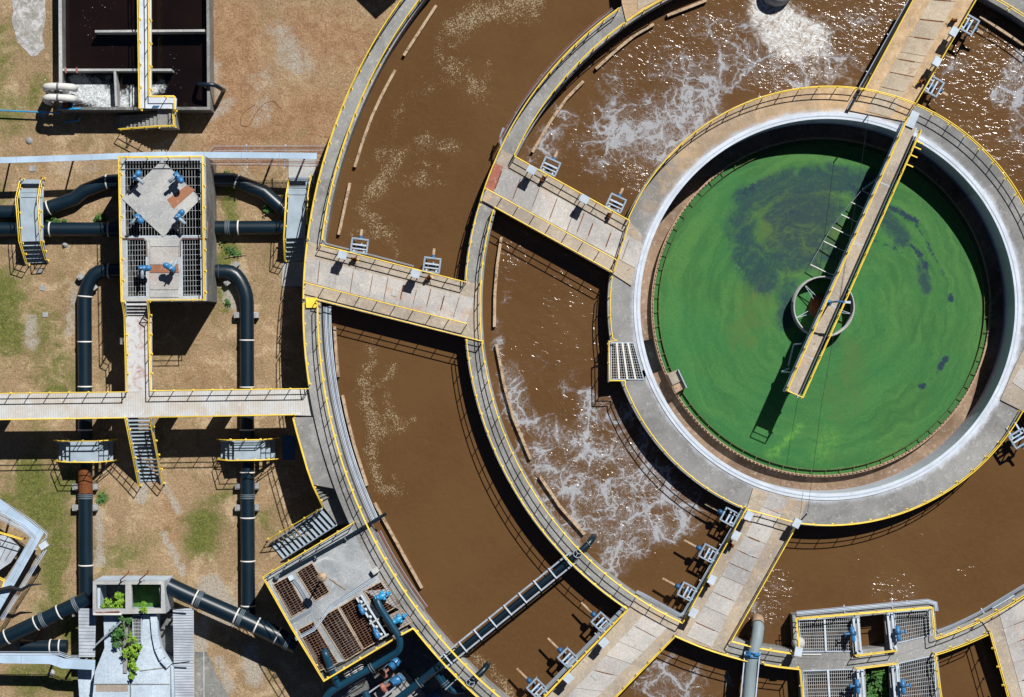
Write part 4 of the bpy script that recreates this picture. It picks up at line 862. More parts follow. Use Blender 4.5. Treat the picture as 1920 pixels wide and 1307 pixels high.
# top edge: aeration inlet
ip_ = thing('inlet_pipe', 'huge grey inlet pipe end half cut by the top edge, above white foam', 'pipe', W(1445, -10, WAT))
MB().lathe(W(1445, -4, 0), [(.0, WAT+1.25), (.45, WAT+1.2), (.8, WAT+1.0), (1.0, WAT+.6), (1.06, WAT-.5)], 32).build('pipe_end', M['pale'], ip_)

# ================================================================== TALL VALVE CHAMBER on the lawn
VZ = 4.64
VP = [(221, 293.5), (385, 292.5), (387, 564), (227, 565)]
D4 = [(304, 300), (376, 373), (306, 444), (229, 373)]
hU = [(233, 301), (376, 300), (378, 442), (235, 443)]; hL = [(238, 450), (274, 449), (275, 556), (239, 557)]; hR = [(341, 449), (376, 448), (378, 555), (342, 556)]
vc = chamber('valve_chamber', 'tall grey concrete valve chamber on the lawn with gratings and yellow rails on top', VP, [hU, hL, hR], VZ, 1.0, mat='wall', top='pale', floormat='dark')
vd = tag(MB().prism([W(x, y, VZ + .05) for x, y in D4], VZ - .3, VZ + .05).build('diamond_slab', M['pale'], vc))
MB().prism([W(x, y, VZ + .06) for x, y in ((313, 374), (351, 347), (366, 356), (325, 392))], VZ + .052, VZ + .06).build('rust_stain_sheet', M['rustbrown'], vd)
for i, (y0, y1, m) in enumerate(((450, 462, 'pale'), (463, 496, 'deck_light'), (497, 511, 'rustbrown'), (512, 543, 'deck_light'), (545, 557, 'pale'))):
    MB().prism([W(x, y, VZ + .05) for x, y in ((281, y0), (334, y0), (335, y1), (281, y1))], VZ + .004, VZ + .05).build('cover_plate', M[m], vc)
def tri_grating(label, hole, nx, ny):
    return grating(label, hole, VZ - .04, nx, ny, .016, .018, mu='bars')
tri_grating('large square bar grating under the diamond slab of the valve chamber', hU, 26, 9)
tri_grating('narrow bar grating on the west side of the valve chamber, beside the covers', hL, 7, 11)
tri_grating('narrow bar grating on the east side of the valve chamber, beside the covers', hR, 7, 11)
railing('yellow handrail around the top of the tall valve chamber', [P(227, 565, VZ), P(222, 294, VZ), P(379, 293, VZ), P(382, 562, VZ), P(276, 563, VZ)], ds=1.25)
def actuator(label, px, py, rz, ph):
    p = W(px, py, VZ); t = thing('gate_valve', label, 'valve', p, 'blue gate valves on the valve chamber'); u = Vector((cos(rz), sin(rz), 0)); v = Vector((-sin(rz), cos(rz), 0)); z = Vector((0, 0, 1))
    MB().lathe(p, [(.14, -.3), (.14, .7), (.22, .75), (.22, .82)], 12).build('pedestal', M['cable'], t)
    MB().lathe(p + z*.98 - u*.22, [(0, 0), (.17, 0), (.17, .44), (.1, .5), (0, .5)], 14, u).build('gearbox', M['blue'], t)
    MB().lathe(p + z*.98 - v*.62, [(0, 0), (.11, 0), (.11, .5), (.08, .62)], 12, v).build('motor', M['treads'], t)
    MB().lathe(p + z*.98 + u*.3, [(0, .28), (.1, .26), (.17, .18), (.19, .06), (.19, -.06), (.14, -.1)], 16, u*ph + z*.6).build('end_cap', M['blue'], t)
    MB().tube([p + z*.98, p + z*1.45], .05, 8).build('stem_cover', M['cable'], t)
for (px, py, rz, ph, lb) in ((260, 334, .85, -1, 'upper left corner of the diamond slab'), (337, 332, -.9, 1, 'upper right corner of the diamond slab'), (264, 410, -.85, -1, 'lower left corner of the diamond slab'), (338, 409, .85, 1, 'lower right corner of the diamond slab'), (272, 504, .0, 1, 'covers beside the western narrow grating'), (327, 505, 2.6, 1, 'covers beside the eastern narrow grating')):
    actuator('blue gate valve on the valve chamber, ' + lb, px, py, rz, ph)
conduits('thin conduits running from the valve chamber wall across its middle beam', [W(231, 446, VZ+.06), W(270, 446, VZ+.06), W(276, 452, VZ+.06), W(277, 480, VZ+.06)], 2, .08, .025, 'rustline', VZ, clamps=False)
conduits('thin conduits bending from the middle beam to the east wall of the valve chamber', [W(336, 480, VZ+.06), W(337, 452, VZ+.06), W(342, 446, VZ+.06), W(388, 446, VZ+.06), W(389, 415, VZ+.06)], 2, .08, .025, 'rustline', VZ, clamps=False)

ob = thing('concrete_chamber', 'concrete chamber beyond the top edge casting a black corner of shadow on the lawn', 'chamber', W(764, -63, 0))
c0 = W(764, -63, 0); u_ = Vector((-.71, .70, 0)); v_ = Vector((.75, .66, 0))
MB().prism([c0, c0 + v_*1.6, c0 + v_*1.6 + u_*6, c0 + u_*6], 0, VZ).build('body', M['wall'], ob)

# ------------------------------------------------ walkways and the long stair
WZ = 3.75
mw = thing('elevated_walkway', 'long ribbed concrete walkway crossing the lawn to the ring wall', 'walkway', W(300, 757, 0))
MB().prism([W(x, y, WZ) for x, y in ((-60, 738), (236, 735.5), (281, 734.5), (578, 730), (594, 729.5), (604, 780), (550, 778.5), (300, 782.5), (-60, 786.5))], WZ - .3, WZ).build('deck', M['walk'], mw)
for px in (20, 215, 330, 430):
    MB().box(W(px, 760, 0), .4, 1.3, WZ - .31).build('pier', M['wall'], mw)
nw = thing('branch_walkway', 'short rust stained walkway joining the valve chamber to the long walkway', 'walkway', W(260, 660, 0))
MB().prism([W(x, y, WZ+.01) for x, y in ((236, 592), (284, 592), (285, 734), (237, 735))], WZ - .25, WZ + .01).build('deck', M['rustsheet'], nw)
MB().box(W(262, 640, 0), 1.2, .4, WZ - .25).build('pier', M['wall'], nw)
stairs('steel_stairs', 'short rusty steel stairs from the valve chamber down to the branch walkway', ((236, 567), (278, 567)), ((237, 591), (279, 591)), 4, VZ, WZ + .1, 'rustsheet', tw=.16)
stairs('steel_stairs', 'long steel staircase from the long walkway down to the lawn', ((239, 785), (284, 784)), ((263, 904), (302, 903)), 17, WZ, .05, 'treads', tw=.13)
railing('yellow handrail on the north edge of the long walkway, west of the branch', [P(-60, 738.5, WZ), P(236, 735, WZ)] + [P(234, 640, WZ), P(232.5, 592, WZ), P(228, 566, VZ)])
railing('yellow handrail on the north edge of the long walkway, east of the branch', [P(578, 729, WZ), P(281, 733, WZ), P(279, 640, WZ), P(278.5, 592, WZ), P(275.5, 565, VZ)])
railing('yellow handrail on the south edge of the long walkway, west of the long staircase', [P(-60, 788, WZ), P(233.5, 783.5, WZ), P(248, 855, 1.75), P(259.5, 912, 0.2)])
railing('yellow handrail on the south edge of the long walkway, east of the long staircase', [P(549, 778, WZ), P(280, 782.5, WZ), P(292, 847, 1.85), P(304, 908, .2)])

# ------------------------------------------------ west platform and its steps
wp = thing('side_platform', 'grey concrete platform beside the outer ring wall with steps at its south end', 'platform', W(600, 860, 0))
rp = [pol(31.79, A(x, y, DK), 0) for x, y in ((604, 779), (612, 815), (624, 855), (636, 890), (644, 911))]
MB().prism([W(x, y, 3.9) for x, y in ((550, 783), (557, 809), (567, 844), (577, 879), (588, 909))] + rp[::-1], 0, 3.92).build('deck', M['deck'], wp)
rp2 = [pol(31.79, A(x, y, DK), 0) for x, y in ((645, 914), (655, 938), (665, 958), (672, 974))]
MB().prism([W(x, y, 2.9) for x, y in ((590, 912), (600, 932), (606, 950), (632, 984), (664, 982))] + rp2[::-1], 0, 2.9).build('landing', M['deck'], wp)
for i in range(5):
    f = i/5; a, b = lerp2((589, 911), (604, 943), f), lerp2((632, 895), (637, 925), f)
    MB().beam(W(*a, 3.75 - .17*i), W(*b, 3.75 - .17*i), .22, .06).build('tread', M['deck'], wp)
stairs('concrete_stairs', 'steel stairs with dark treads from the platform landing down to the lawn', ((604, 954), (632, 984)), ((506, 1020), (530, 1049)), 13, 2.9, .1, 'treads', tw=.20)

# ------------------------------------------------ steel footbridges over the pipes
def footbridge(label, top, mid_, bot, zt, rails):
    """top/bot: px quads edges of the flights, mid_: deck quad"""
    c = W(*bil(mid_, .5, .5), 0); t = thing('steel_footbridge', label, 'footbridge', c, 'steel footbridges over the dark pipes')
    MB().prism([W(x, y, zt) for x, y in mid_], zt - .12, zt).build('deck', M['treads'], t)
    for (e0, e1, n) in (top, bot):
        for i in range(n):
            f = (i + .6)/n; z = zt*(1 - (i + 1)/(n + .5)); MB().beam(W(*lerp2(e0[0], e1[0], f), z), W(*lerp2(e0[1], e1[1], f), z), .26, .05).build('tread', M['treads'], t)
        for k in (0, 1): MB().beam(W(*e0[k], zt - .06), W(*e1[k], .08), .05, .22).build('stringer', M['steel'], t)
    for k, (lb, pts) in enumerate(rails):
        railing(lb, [P(x, y, z) for x, y, z in pts], ds=1.0, r=.032, group='yellow handrails on the footbridges')
F1 = [(37, 371), (80, 371), (81, 452), (40, 453)]
footbridge('steel footbridge over the two horizontal pipes at the left edge', ((F1[0], F1[1]), ((41, 337), (81, 337)), 4), F1, ((F1[3], F1[2]), ((49, 493), (89, 491)), 5), 1.75,
    [('west yellow handrail of the footbridge at the left edge', [(38, 334, .2), (29, 372, 1.75), (35, 452, 1.75), (48, 495, .2)]), ('east yellow handrail of the footbridge at the left edge', [(77, 332, .2), (70, 372, 1.75), (75, 452, 1.75), (84, 487, .2)])])
F2 = [(541, 366), (574, 366), (572, 446), (536, 447)]
footbridge('steel footbridge over the horizontal pipes beside the outer ring wall', ((F2[0], F2[1]), ((543, 333), (581, 333)), 4), F2, ((F2[3], F2[2]), ((536, 490), (572, 488)), 5), 1.75,
    [('west yellow handrail of the footbridge beside the ring wall', [(541, 336, .2), (536, 366, 1.75), (531.5, 447, 1.75), (533, 488, .2)]), ('east yellow handrail of the footbridge beside the ring wall', [(583, 328, .2), (577, 366, 1.75), (575, 420, 1.75)])])
F3 = [(132, 828), (184, 828), (184, 866), (132, 866)]
footbridge('steel footbridge over the left vertical pipe, in walkway shade', ((F3[0], F3[3]), ((112, 829), (112, 865)), 3), F3, ((F3[1], F3[2]), ((212, 828), (212, 864)), 3), 1.75,
    [('north yellow handrail of the footbridge over the left vertical pipe', [(100, 826, .2), (122, 827.5, 1.75), (183, 827, 1.75), (213, 825, .2)]), ('south yellow handrail of the footbridge over the left vertical pipe', [(102, 865, .2), (125, 867, 1.75), (182, 867, 1.75), (213, 864, .2)])])
F4 = [(439, 827), (488, 826), (488, 862), (439, 863)]
footbridge('steel footbridge over the right vertical pipe, in walkway shade', ((F4[0], F4[3]), ((415, 828), (415, 862)), 3), F4, ((F4[1], F4[2]), ((516, 826), (516, 861)), 3), 1.75,
    [('north yellow handrail of the footbridge over the right vertical pipe', [(406, 824, .2), (426, 825.5, 1.75), (488, 825, 1.75), (519, 822, .2)]), ('south yellow handrail of the footbridge over the right vertical pipe', [(407, 862, .2), (430, 864, 1.75), (488, 863, 1.75), (520, 861, .2)])])
slab('manhole_cover', 'dark blue square slab on the shaded lawn beside the right footbridge', 'slab', [(528, 816), (554, 818), (552, 862), (530, 862)], 0, .04, 'motor')

# ------------------------------------------------ big dark pipes on the lawn
def smooth_path(pts, k=5):
    pts = [Vector(p) for p in pts]; res = [pts[0]]
    for i in range(1, len(pts) - 1):
        a, b, c = pts[i-1], pts[i], pts[i+1]; r = min((a-b).length, (c-b).length) * .46
        p, q = b + (a-b).normalized()*r, b + (c-b).normalized()*r
        for j in range(k): t = j/(k-1); res.append(p*(1-t)**2 + b*2*t*(1-t) + q*t*t)
    return res + [pts[-1]]
def big_pipe(label, pts, r=.44, bands=(), coup=(), mat='pipe', z=.55, seg=3):
    q = smooth_path([W(p[0], p[1], p[2] if len(p) > 2 else z) for p in pts], seg)
    c = sum(q, Vector())/len(q); t = thing('dark_pipe', label, 'pipe', Vector((c.x, c.y, 0)), 'big dark pipes on the lawn')
    MB().tube(q, r, 20).build('pipe_body', M[mat], t)
    def ring(px, py, rr, w, nm, m):
        p = W(px, py, z); best = min(range(len(q)-1), key=lambda i: ((q[i].lerp(q[i+1], max(0, min(1, (p-q[i]).dot(q[i+1]-q[i])/(q[i+1]-q[i]).length_squared)))) - p).length)
        a, b = q[best], q[best+1]; d = (b-a).normalized(); f = max(0, min(1, (p-a).dot(b-a)/(b-a).length_squared)); o = a.lerp(b, f)
        MB().lathe(o - d*w/2, [(r*.98, 0), (rr, 0), (rr, w), (r*.98, w)], 24, d).build(nm, m, t)
    for px, py in bands: ring(px, py, r + .035, .085, 'strap_band', M['band'])
    for px, py in coup:
        for k in (-3.4, 0, 3.4):
            dx, dy = (k, 0) if abs(pts[0][0]-pts[-1][0]) > abs(pts[0][1]-pts[-1][1]) else (0, k)
            ring(px+dx, py+dy, r + .05, .07, 'coupling', M['coupling'])
    return t
big_pipe('straight dark pipe at the left edge, entering the valve chamber low on its west side', [(-40, 430), (226, 430)], bands=[(94, 430), (204, 430)])
big_pipe('dark pipe with two bends at the left edge, entering the valve chamber west side', [(-40, 398), (108, 398), (176, 343), (228, 339)], bands=[(94, 398), (200, 340)], seg=2)
big_pipe('dark pipe leaving the east side of the valve chamber and bending under the footbridge', [(398, 337), (470, 338), (545, 405), (566, 424)], bands=[(445, 338)], seg=2)
big_pipe('straight dark pipe leaving the east side of the valve chamber toward the ring wall', [(402, 427), (570, 427)], bands=[(447, 427)], coup=[(427, 427)])
big_pipe('left vertical dark pipe bending out of the valve chamber and running to the inlet box', [(228, 508), (178, 508), (158.5, 545), (160, 845), (161.5, 1140)], bands=[(204, 508), (159, 556), (159.5, 641), (160, 725), (160, 806), (161, 1060)], coup=[(160.5, 931)], seg=4)
big_pipe('right vertical dark pipe bending out of the valve chamber and running down the lawn', [(402, 509), (440, 509), (463, 548), (463.5, 845), (465.5, 1160)], bands=[(463, 638), (463, 726), (463.5, 806), (464, 886), (464, 971), (465, 1052), (465, 1136)], coup=[(411, 509), (464, 931)], seg=4)
tag(MB().tube([W(159.5, 876, .55), W(160.5, 925, .55)], .452, 20, caps=False).build('rusty_sleeve', M['rust']), 'rusty brown sleeve on the left vertical pipe below its footbridge', 'sleeve')
big_pipe('thick diagonal dark pipe from the inlet box to the left edge, above the lawn', [(165, 1122, 1.9), (150, 1130, 1.9), (-40, 1219, 1.9)], r=.46, bands=[(113, 1152), (70, 1173), (14, 1196)], coup=[(143, 1134), (83, 1167)], z=1.9, seg=2)
big_pipe('thick diagonal dark pipe from the inlet box to the pump platform', [(315, 1098, 2.15), (340, 1110, 2.15), (480, 1172, 2.15), (556, 1210, 2.15)], r=.53, bands=[(366, 1122), (442, 1157), (481, 1174), (520, 1192)], coup=[(373, 1126), (450, 1160), (540, 1203)], z=2.15, seg=2)
big_pipe('short shaded dark pipe under the diagonal pipe at the left edge', [(40, 1212), (126, 1212)], r=.42, bands=[(95, 1212), (112, 1212)])
tag(MB().beam(W(78, 1180, 1.5), W(55, 1222, 0), .12, .12).build('pipe_prop', M['rust']), 'rusty prop under the left diagonal pipe near the edge', 'prop')
BL = [((153, 519), .9), ((178, 539), .9), ((443, 497), .9), ((428, 530), .9), ((445, 591), 0), ((482, 591), 0), ((143, 912), 0), ((180, 912), 0), ((143, 951), 0), ((180, 951), 0), ((447, 911), 0), ((482, 911), 0), ((447, 951), 0), ((482, 951), 0)]
BLn = ['outside the bend of the left vertical pipe', 'inside the bend of the left vertical pipe', 'outside the bend of the right vertical pipe', 'inside the bend of the right vertical pipe', 'left of the right vertical pipe, below its bend', 'right of the right vertical pipe, below its bend', 'left of the left vertical pipe, above the coupling', 'right of the left vertical pipe, above the coupling', 'left of the left vertical pipe, below the coupling', 'right of the left vertical pipe, below the coupling', 'left of the right vertical pipe, above the lower coupling', 'right of the right vertical pipe, above the lower coupling', 'left of the right vertical pipe, below the lower coupling', 'right of the right vertical pipe, below the lower coupling']
for ((px, py), rz), lb in zip(BL, BLn):
    b = MB(); b.box(W(px, py, 0), .30, .38, .5, -rz); b.box(W(px, py, .5), .24, .32, .06, -rz); tag(b.build('support_block', M['block']), 'small concrete pipe support block ' + lb, 'block', 'concrete pipe support blocks')
for (px, py, w, lb) in ((79, 213, .5, 'paving slab at the back corner of the cable tray'), (61, 316, .42, 'paving slab below the cable tray at the left'), (80, 540, .34, 'paving slab left of the left pipe bend'), (85, 590, .34, 'paving slab on the lawn below the first one'), (75, 508, .32, 'paving slab at the foot of the left footbridge')):
    b = MB(); b.box(W(px, py, 0), w, w*.9, .05, random.uniform(-.3, .3)); tag(b.build('paving_slab', M['block']), 'small square grey ' + lb, 'slab', 'small paving slabs on the lawn')
tag(MB().lathe(W(122, 459, 0), [(.22, 0), (.04, .3), (0, .3)], 14).build('concrete_cone', M['block']), 'small grey concrete cone on the lawn below the straight left pipe', 'cone')
tag(MB().lathe(W(55, 264, 0), [(.22, 0), (.22, .03), (0, .03)], 20).build('manhole_cover', M['block']), 'round grey manhole cover on the lawn below the upper left tank', 'cover')
tag(MB().lathe(W(97, 1261, 0), [(.2, 0), (.2, .05), (0, .06)], 20).build('manhole_cover', M['block']), 'round grey manhole cover on the lawn under the lower cable tray', 'cover')

# ================================================================== UPPER LEFT TANK
TZ = 1.8
tk = thing('equalisation_tank', 'rectangular dark water tank with thin baffle walls at the upper left', 'tank', W(250, 60, 0))
to = [W(109, -140, TZ), W(391, -140, TZ), W(394, 206, TZ), W(111, 206, TZ)]; ti = [W(115, -132, TZ), W(386, -132, TZ), W(388.5, 200.5, TZ), W(117.5, 200.5, TZ)]
MB().prism(to, 0, TZ, holes=[ti]).build('wall', M['wall'], tk)
MB().prism([W(109, -140, TZ), W(115.3, -140, TZ), W(117.3, 206, TZ), W(111, 206, TZ)], TZ + .003, TZ + .03).build('coping', M['pale'], tk)
for (a, b, w) in (((181, 61), (386, 59.5), .14), ((117, 133), (324, 133), .14), ((218, 135), (221, 201), .14)):
    MB().beam(W(*a, TZ - .55), W(*b, TZ - .55), w, 1.0).build('baffle_wall', M['pale'], tk)
gw = grid('tank_water', list(np.linspace(ti[0].x - .1, ti[1].x + .1, 60)), list(np.linspace(ti[2].y - .1, ti[0].y, 90)), .75, M['darkwater']); tag(gw, kind='structure')
gw['_o'] = 0; del gw['_o']
attr(gw, 'white', lambda x, y: strokes(x, y, .75, [([(150, 165), (190, 180), (205, 190)], 28, 1.1), ([(140, 155), (170, 160)], 20, .8), ([(235, 190), (262, 180)], 24, .9), ([(285, 170), (300, 160)], 15, .75), ([(200, 150), (210, 170)], 14, .6)]))
attr(gw, 'speck', lambda x, y: strokes(x, y, .75, [([(165, 20), (160, 45), (175, 70)], 12, .9), ([(170, 16), (205, 16), (195, 28)], 8, .8), ([(195, 88), (210, 86)], 7, .8), ([(325, 105), (335, 150), (333, 172)], 7, .7), ([(338, 95)], 6, .8), ([(235, 128)], 8, .4)]))
TW = TZ + .25
cw = thing('tank_catwalk', 'pale concrete catwalk with landing across the upper left tank', 'walkway', W(271, 60, 1))
MB().prism([W(x, y, TW) for x, y in ((262, -140), (283, -140), (284, 180), (331, 184), (330, 204), (261, 203))], TW - .2, TW).build('deck', M['white'], cw)
MB().prism([W(x, y, TW + .01) for x, y in ((287, 198), (300, 198), (296, 203), (284, 203))], TW + .004, TW + .012).build('hatch', M['motor'], cw)
def PT(l, z=TW): return [P(x, y, z) for x, y in l]
railing('west yellow handrail of the catwalk on the upper left tank', PT([(256, -140), (258.5, 60), (260.5, 203)]), ds=1.4)
railing('east yellow handrail of the catwalk on the upper left tank, turning round its landing', PT([(276, -140), (278.5, 60), (279, 180), (326, 180), (326, 205)]), ds=1.4)
st_ = thing('concrete_stairs', 'concrete stairs with stepped shadow below the upper left tank', 'stairs', W(280, 225, 0))
MB().prism([W(x, y, 1.7) for x, y in ((295, 206), (330, 206), (330, 239), (295, 239))], 0, 1.7).build('landing', M['deck'], st_)
for i in range(11):
    z = 1.56 - .14*i; x1 = 295 - 7.2*i
    MB().prism([W(x, y, z) for x, y in ((x1 - 7.2, 213 + i*.4), (x1, 213 + i*.4), (x1, 239 + i*.5), (x1 - 7.2, 239.4 + i*.5))], max(0, z - .6), z).build('tread', M['deck'], st_)
railing('yellow handrail of the concrete stairs below the upper left tank', [P(323, 206, 1.7), P(326, 235, 1.7), P(294, 236, 1.7), P(222, 242, .15)], ds=1.0)
for i, (y, lb) in enumerate(((162, 'upper of two white bent pipes spilling into the upper left tank'), (183, 'lower of two white bent pipes spilling into the upper left tank'))):
    t = thing('spill_pipe', lb, 'pipe', W(92, y + 8, 0), 'white bent pipes over the tank wall')
    MB().tube(smooth_path([W(96, y + 9, 0), W(87, y + 5, 1.6), W(86, y, 2.4), W(112, y, 2.5), W(137, y + 2, 2.45), W(140, y + 4, 1.4)], 5), .225, 14).build('pipe_body', M['pipewhite'], t)
    MB().lathe(W(109, y, 2.49) - Vector((.05, 0, 0)), [(.22, 0), (.27, 0), (.27, .1), (.22, .1)], 16, (1, 0, 0)).build('flange', M['coupling'], t)
t = thing('water_pipe', 'thin bright blue water pipe running from the left edge to the upper left tank', 'pipe', W(60, 209, 0))
MB().tube([W(-40, 206, .6), W(0, 207, .6), W(112, 212, .6)], .05, 8).build('pipe_body', M['blue2'], t)
t = thing('water_pipe', 'bright blue pipe with riser on the lower wall of the upper left tank', 'pipe', W(130, 204, 1.6))
MB().tube([W(109, 204.5, TZ+.1), W(152, 204, TZ+.1)], .06, 8).build('pipe_body', M['blue2'], t); MB().tube([W(136, 204, TZ+.12), W(136, 189, TZ+.3)], .05, 8).build('riser', M['blue2'], t)
MB().lathe(W(123, 197, TZ), [(.16, 0), (.16, .3), (.1, .34), (0, .36)], 12).build('meter', M['rust'], t)
t = thing('water_pipe', 'blue bent pipe lying in the shade below the upper left tank', 'pipe', W(135, 226, 0))
MB().tube([W(121, 229, .1), W(148, 226, .1), W(150, 221, .5)], .05, 8).build('pipe_body', M['blue2'], t)
t = thing('drain_pipe', 'black bent pipe over the right wall of the upper left tank', 'pipe', W(405, 165, 0))
MB().tube(smooth_path([W(371, 158, .6), W(372, 158, 2.1), W(402, 158.5, 2.1), W(415, 167, 1.6), W(420, 169, 0)], 4), .13, 12).build('pipe_body', M['pipe'], t)
for x in (123, 144): tag(MB().beam(W(x, 127, TZ), W(x + 1, 137, TZ), .08, .12).build('stop_log_clip', M['brick']), 'small red clip on the tank baffle wall, ' + ('nearer the left wall' if x == 123 else 'farther from the left wall'), 'clip')
slab('lime_spill', 'irregular spill of dried white lime on the lawn at the upper left', 'spill', [(20, -5), (25, 20), (21, 40), (28, 60), (33, 80), (44, 90), (54, 101), (60, 107), (72, 103), (75, 96), (84, 92), (82, 80), (79, 66), (83, 50), (86, 30), (84, 10), (86, -5)], -.05, .02, 'spill')

# ================================================================== CABLE TRAYS
def tray(label, pts, w, z, posts=(), mat='bluegrey', closed=True):
    q = [W(x, y, z) for x, y in pts]; c = sum(q, Vector())/len(q); t = thing('cable_tray', label, 'cable tray', Vector((c.x, c.y, 0)))
    L, R_ = [], []
    for i, p in enumerate(q):
        a = (q[i] - q[i-1]).normalized() if i else (q[1]-q[0]).normalized(); b = (q[i+1] - q[i]).normalized() if i < len(q)-1 else a
        m = (a + b).normalized(); v = Vector((m.y, -m.x, 0))*(w/2/max(.5, m.dot(a))); L.append(p - v); R_.append(p + v)
    MB().prism(L + R_[::-1], z - .12, z).build('cover', M['steel2'], t)
    n = len(polyline_at(q, 2.4)) - 1
    for p, d in polyline_at(q, 2.4)[1:-1]:
        v = Vector((d.y, -d.x, 0)); MB().beam(p - v*w/2 + Vector((0, 0, .004)), p + v*w/2 + Vector((0, 0, .004)), .03, .012).build('cover_joint', M['cable'], t)
    for x, y in posts: MB().beam(W(x, y, 0), Vector((W(x, y, z).x, W(x, y, z).y, z - .12)), .1, .1).build('post', M['cable'], t)
    return t
M['steel2'] = paint('tray_cover', S(168, 190, 210), .5, .4, S(146, 166, 186), .6, 1.5)
tray('long pale blue cable tray crossing the lawn above the tall valve chamber', [(-40, 302), (0, 300.5), (110, 297), (200, 293.5), (300, 290), (480, 291), (594, 292.5)], .37, 2.8, posts=[(18, 306), (137, 302), (512, 295), (571, 297)])
conduits('reddish conduits along the upper side of the long cable tray', [W(393, 283, 2.7), W(401, 274, 2.7), W(609, 273.5, 2.7)], 6, .09, .022, 'rustline', 2.7, side=1)
conduits('reddish conduits along the lower side of the long cable tray', [W(394, 299, 2.7), W(480, 299, 2.7), W(603, 301, 2.7)], 5, .09, .022, 'rustline', 2.7, side=1)
tray('angled pale blue cable tray at the left edge with a sharp corner', [(-40, 917), (0, 947), (71, 1001), (0, 1126), (-30, 1178)], .58, 2.5, posts=[(20, 968), (66, 1030)])
conduits('thin grey conduits outside the angled cable tray', [W(8, 941, 2.5), W(62, 976, 2.5), W(90, 1000, 2.5), W(88, 1010, 2.5), W(80, 1018, 2.5)], 2, .1, .028, 'steel', 2.5, clamps=False)
conduits('bundle of thin conduits inside the angled cable tray', [W(-10, 970, 2.5), W(40, 995, 2.5), W(58, 1009, 2.5), W(40, 1040, 2.5), W(14, 1086, 2.5)], 6, -.085, .026, 'steel', 2.5, clamps=False)
conduits('thin conduits below the angled cable tray, on its lawn side', [W(82, 1028, 2.4), W(40, 1095, 2.4), W(0, 1160, 2.4)], 3, -.1, .03, 'steel', 2.4)
tag(MB().box(W(83, 1022, 2.4), .5, .38, .3, .6).build('junction_box', M['boxgrey']), 'white junction box on the outer corner of the angled cable tray', 'box')
sh = thing('roof_shed', 'low grey slatted roof with yellow rails in the corner of the angled cable tray', 'roof', W(15, 1035, 0))
MB().prism([W(x, y, 1.4) for x, y in ((-40, 1000), (15, 1005), (38, 1028), (20, 1055), (-10, 1075), (-40, 1070))], 1.25, 1.4).build('roof', M['sheet'], sh)
MB().prism([W(x, y, 1.25) for x, y in ((-36, 1005), (12, 1010), (30, 1028), (-10, 1068), (-36, 1066))], 0, 1.24).build('wall', M['wall'], sh)
for k in range(4): MB().beam(W(-10 + 12*k, 1012 + 4*k, 1.41), W(-26 + 12*k, 1060 - 3*k, 1.41), .03, .02).build('roof_joint', M['black'], sh)
railing('slanting yellow handrail above the slatted roof at the left edge', [P(-20, 994, 1.6), P(40, 1012, 1.6)], ds=1.0)
railing('yellow handrail corner at the left edge by the end of the angled cable tray', [P(-20, 1076, 1.6), P(8, 1090, 1.6), P(-4, 1118, 1.6)], ds=.9)
tag(MB().tube([W(-5, 1108, 2.7), W(20, 1102, 2.75), W(40, 1106, 2.8), W(55, 1097, 2.9), W(78, 1095, 2.95)], .07, 6, radii=[.13, .15, .1, .08, .03]).build('dead_branch', M['black']), 'black twisted cable stub hanging over the angled cable tray', 'cable')

# ================================================================== INLET BOX with flumes
IZ = 3.2
chamber('inlet_box', 'pale concrete inlet box with two square openings on the lawn at the lower left', [(174, 1090), (308, 1090), (311, 1150), (174, 1152)], [[(180.5, 1096), (235, 1096), (235, 1142), (181, 1142)], [(246, 1096), (302, 1096), (302, 1141), (248, 1141)]], IZ, .9, mat='bluegrey', top='pale', floormat='pondfloor' if 'pondfloor' in M else 'wall')
tag(MB().prism([W(x, y, 1.3) for x, y in ((248, 1098), (303, 1098), (303, 1143), (248, 1143))], .95, 1.3).build('pond_water', M['leafdark']), kind='structure')
tag(MB().tube([W(175, 1152, IZ+.06), W(228, 1152, IZ+.06)], .07, 8).build('overflow_pipe', M['pipewhite']), 'white pipe lying on the lower edge of the inlet box', 'pipe')
tag(MB().tube([W(180, 1149, IZ+.05), W(224, 1147, IZ+.05)], .05, 8).build('rusty_pipe', M['rustline']), 'rusty pipe lying on the lower edge of the inlet box', 'pipe')
for i, (x, lb) in enumerate(((226, 'left'), (262, 'right'))): tag(MB().tube([W(x, 1092, IZ+.02), W(x, 1087, IZ+.5), W(x + 14, 1075, IZ+.5), W(x+16, 1070, IZ+.3)], .04, 6).build('lifting_hook', M['rust']), lb + ' rusty hook bar on the back edge of the inlet box', 'hook')
fl = thing('flume_slab', 'pale blue grey concrete flume slab with two channels below the inlet box', 'flume', W(250, 1250, 0))
FZ = 2.6
MB().prism([W(x, y, FZ) for x, y in ((194, 1153), (222, 1153), (222, 1195), (237, 1250), (245, 1257), (258, 1236), (266, 1205), (267, 1153), (290, 1153), (288, 1200), (297, 1230), (325, 1250), (330, 1400), (165, 1400), (178, 1260), (196, 1215))], 0, FZ).build('deck', M['bluegrey'], fl)
MB().prism([W(x, y, FZ) for x, y in ((218, 1150), (272, 1150), (272, 1256), (218, 1256))], -.1, 1.7).build('channel_floor', M['wall'], fl)
MB().prism([W(x, y, 1.5) for x, y in ((237, 1152), (247, 1152), (245, 1256), (238, 1256))], 0, FZ + .12).build('divider', M['deck'], fl)
for a, b in (((175, 1283), (244, 1283)), ((247, 1283), (318, 1283)), ((245, 1258), (244, 1380)), ((320, 1250), (322, 1390)), ((262, 1258), (310, 1252))): MB().beam(W(*a, FZ+.01), W(*b, FZ+.01), .06, .03).build('joint_line', M['wall'], fl)
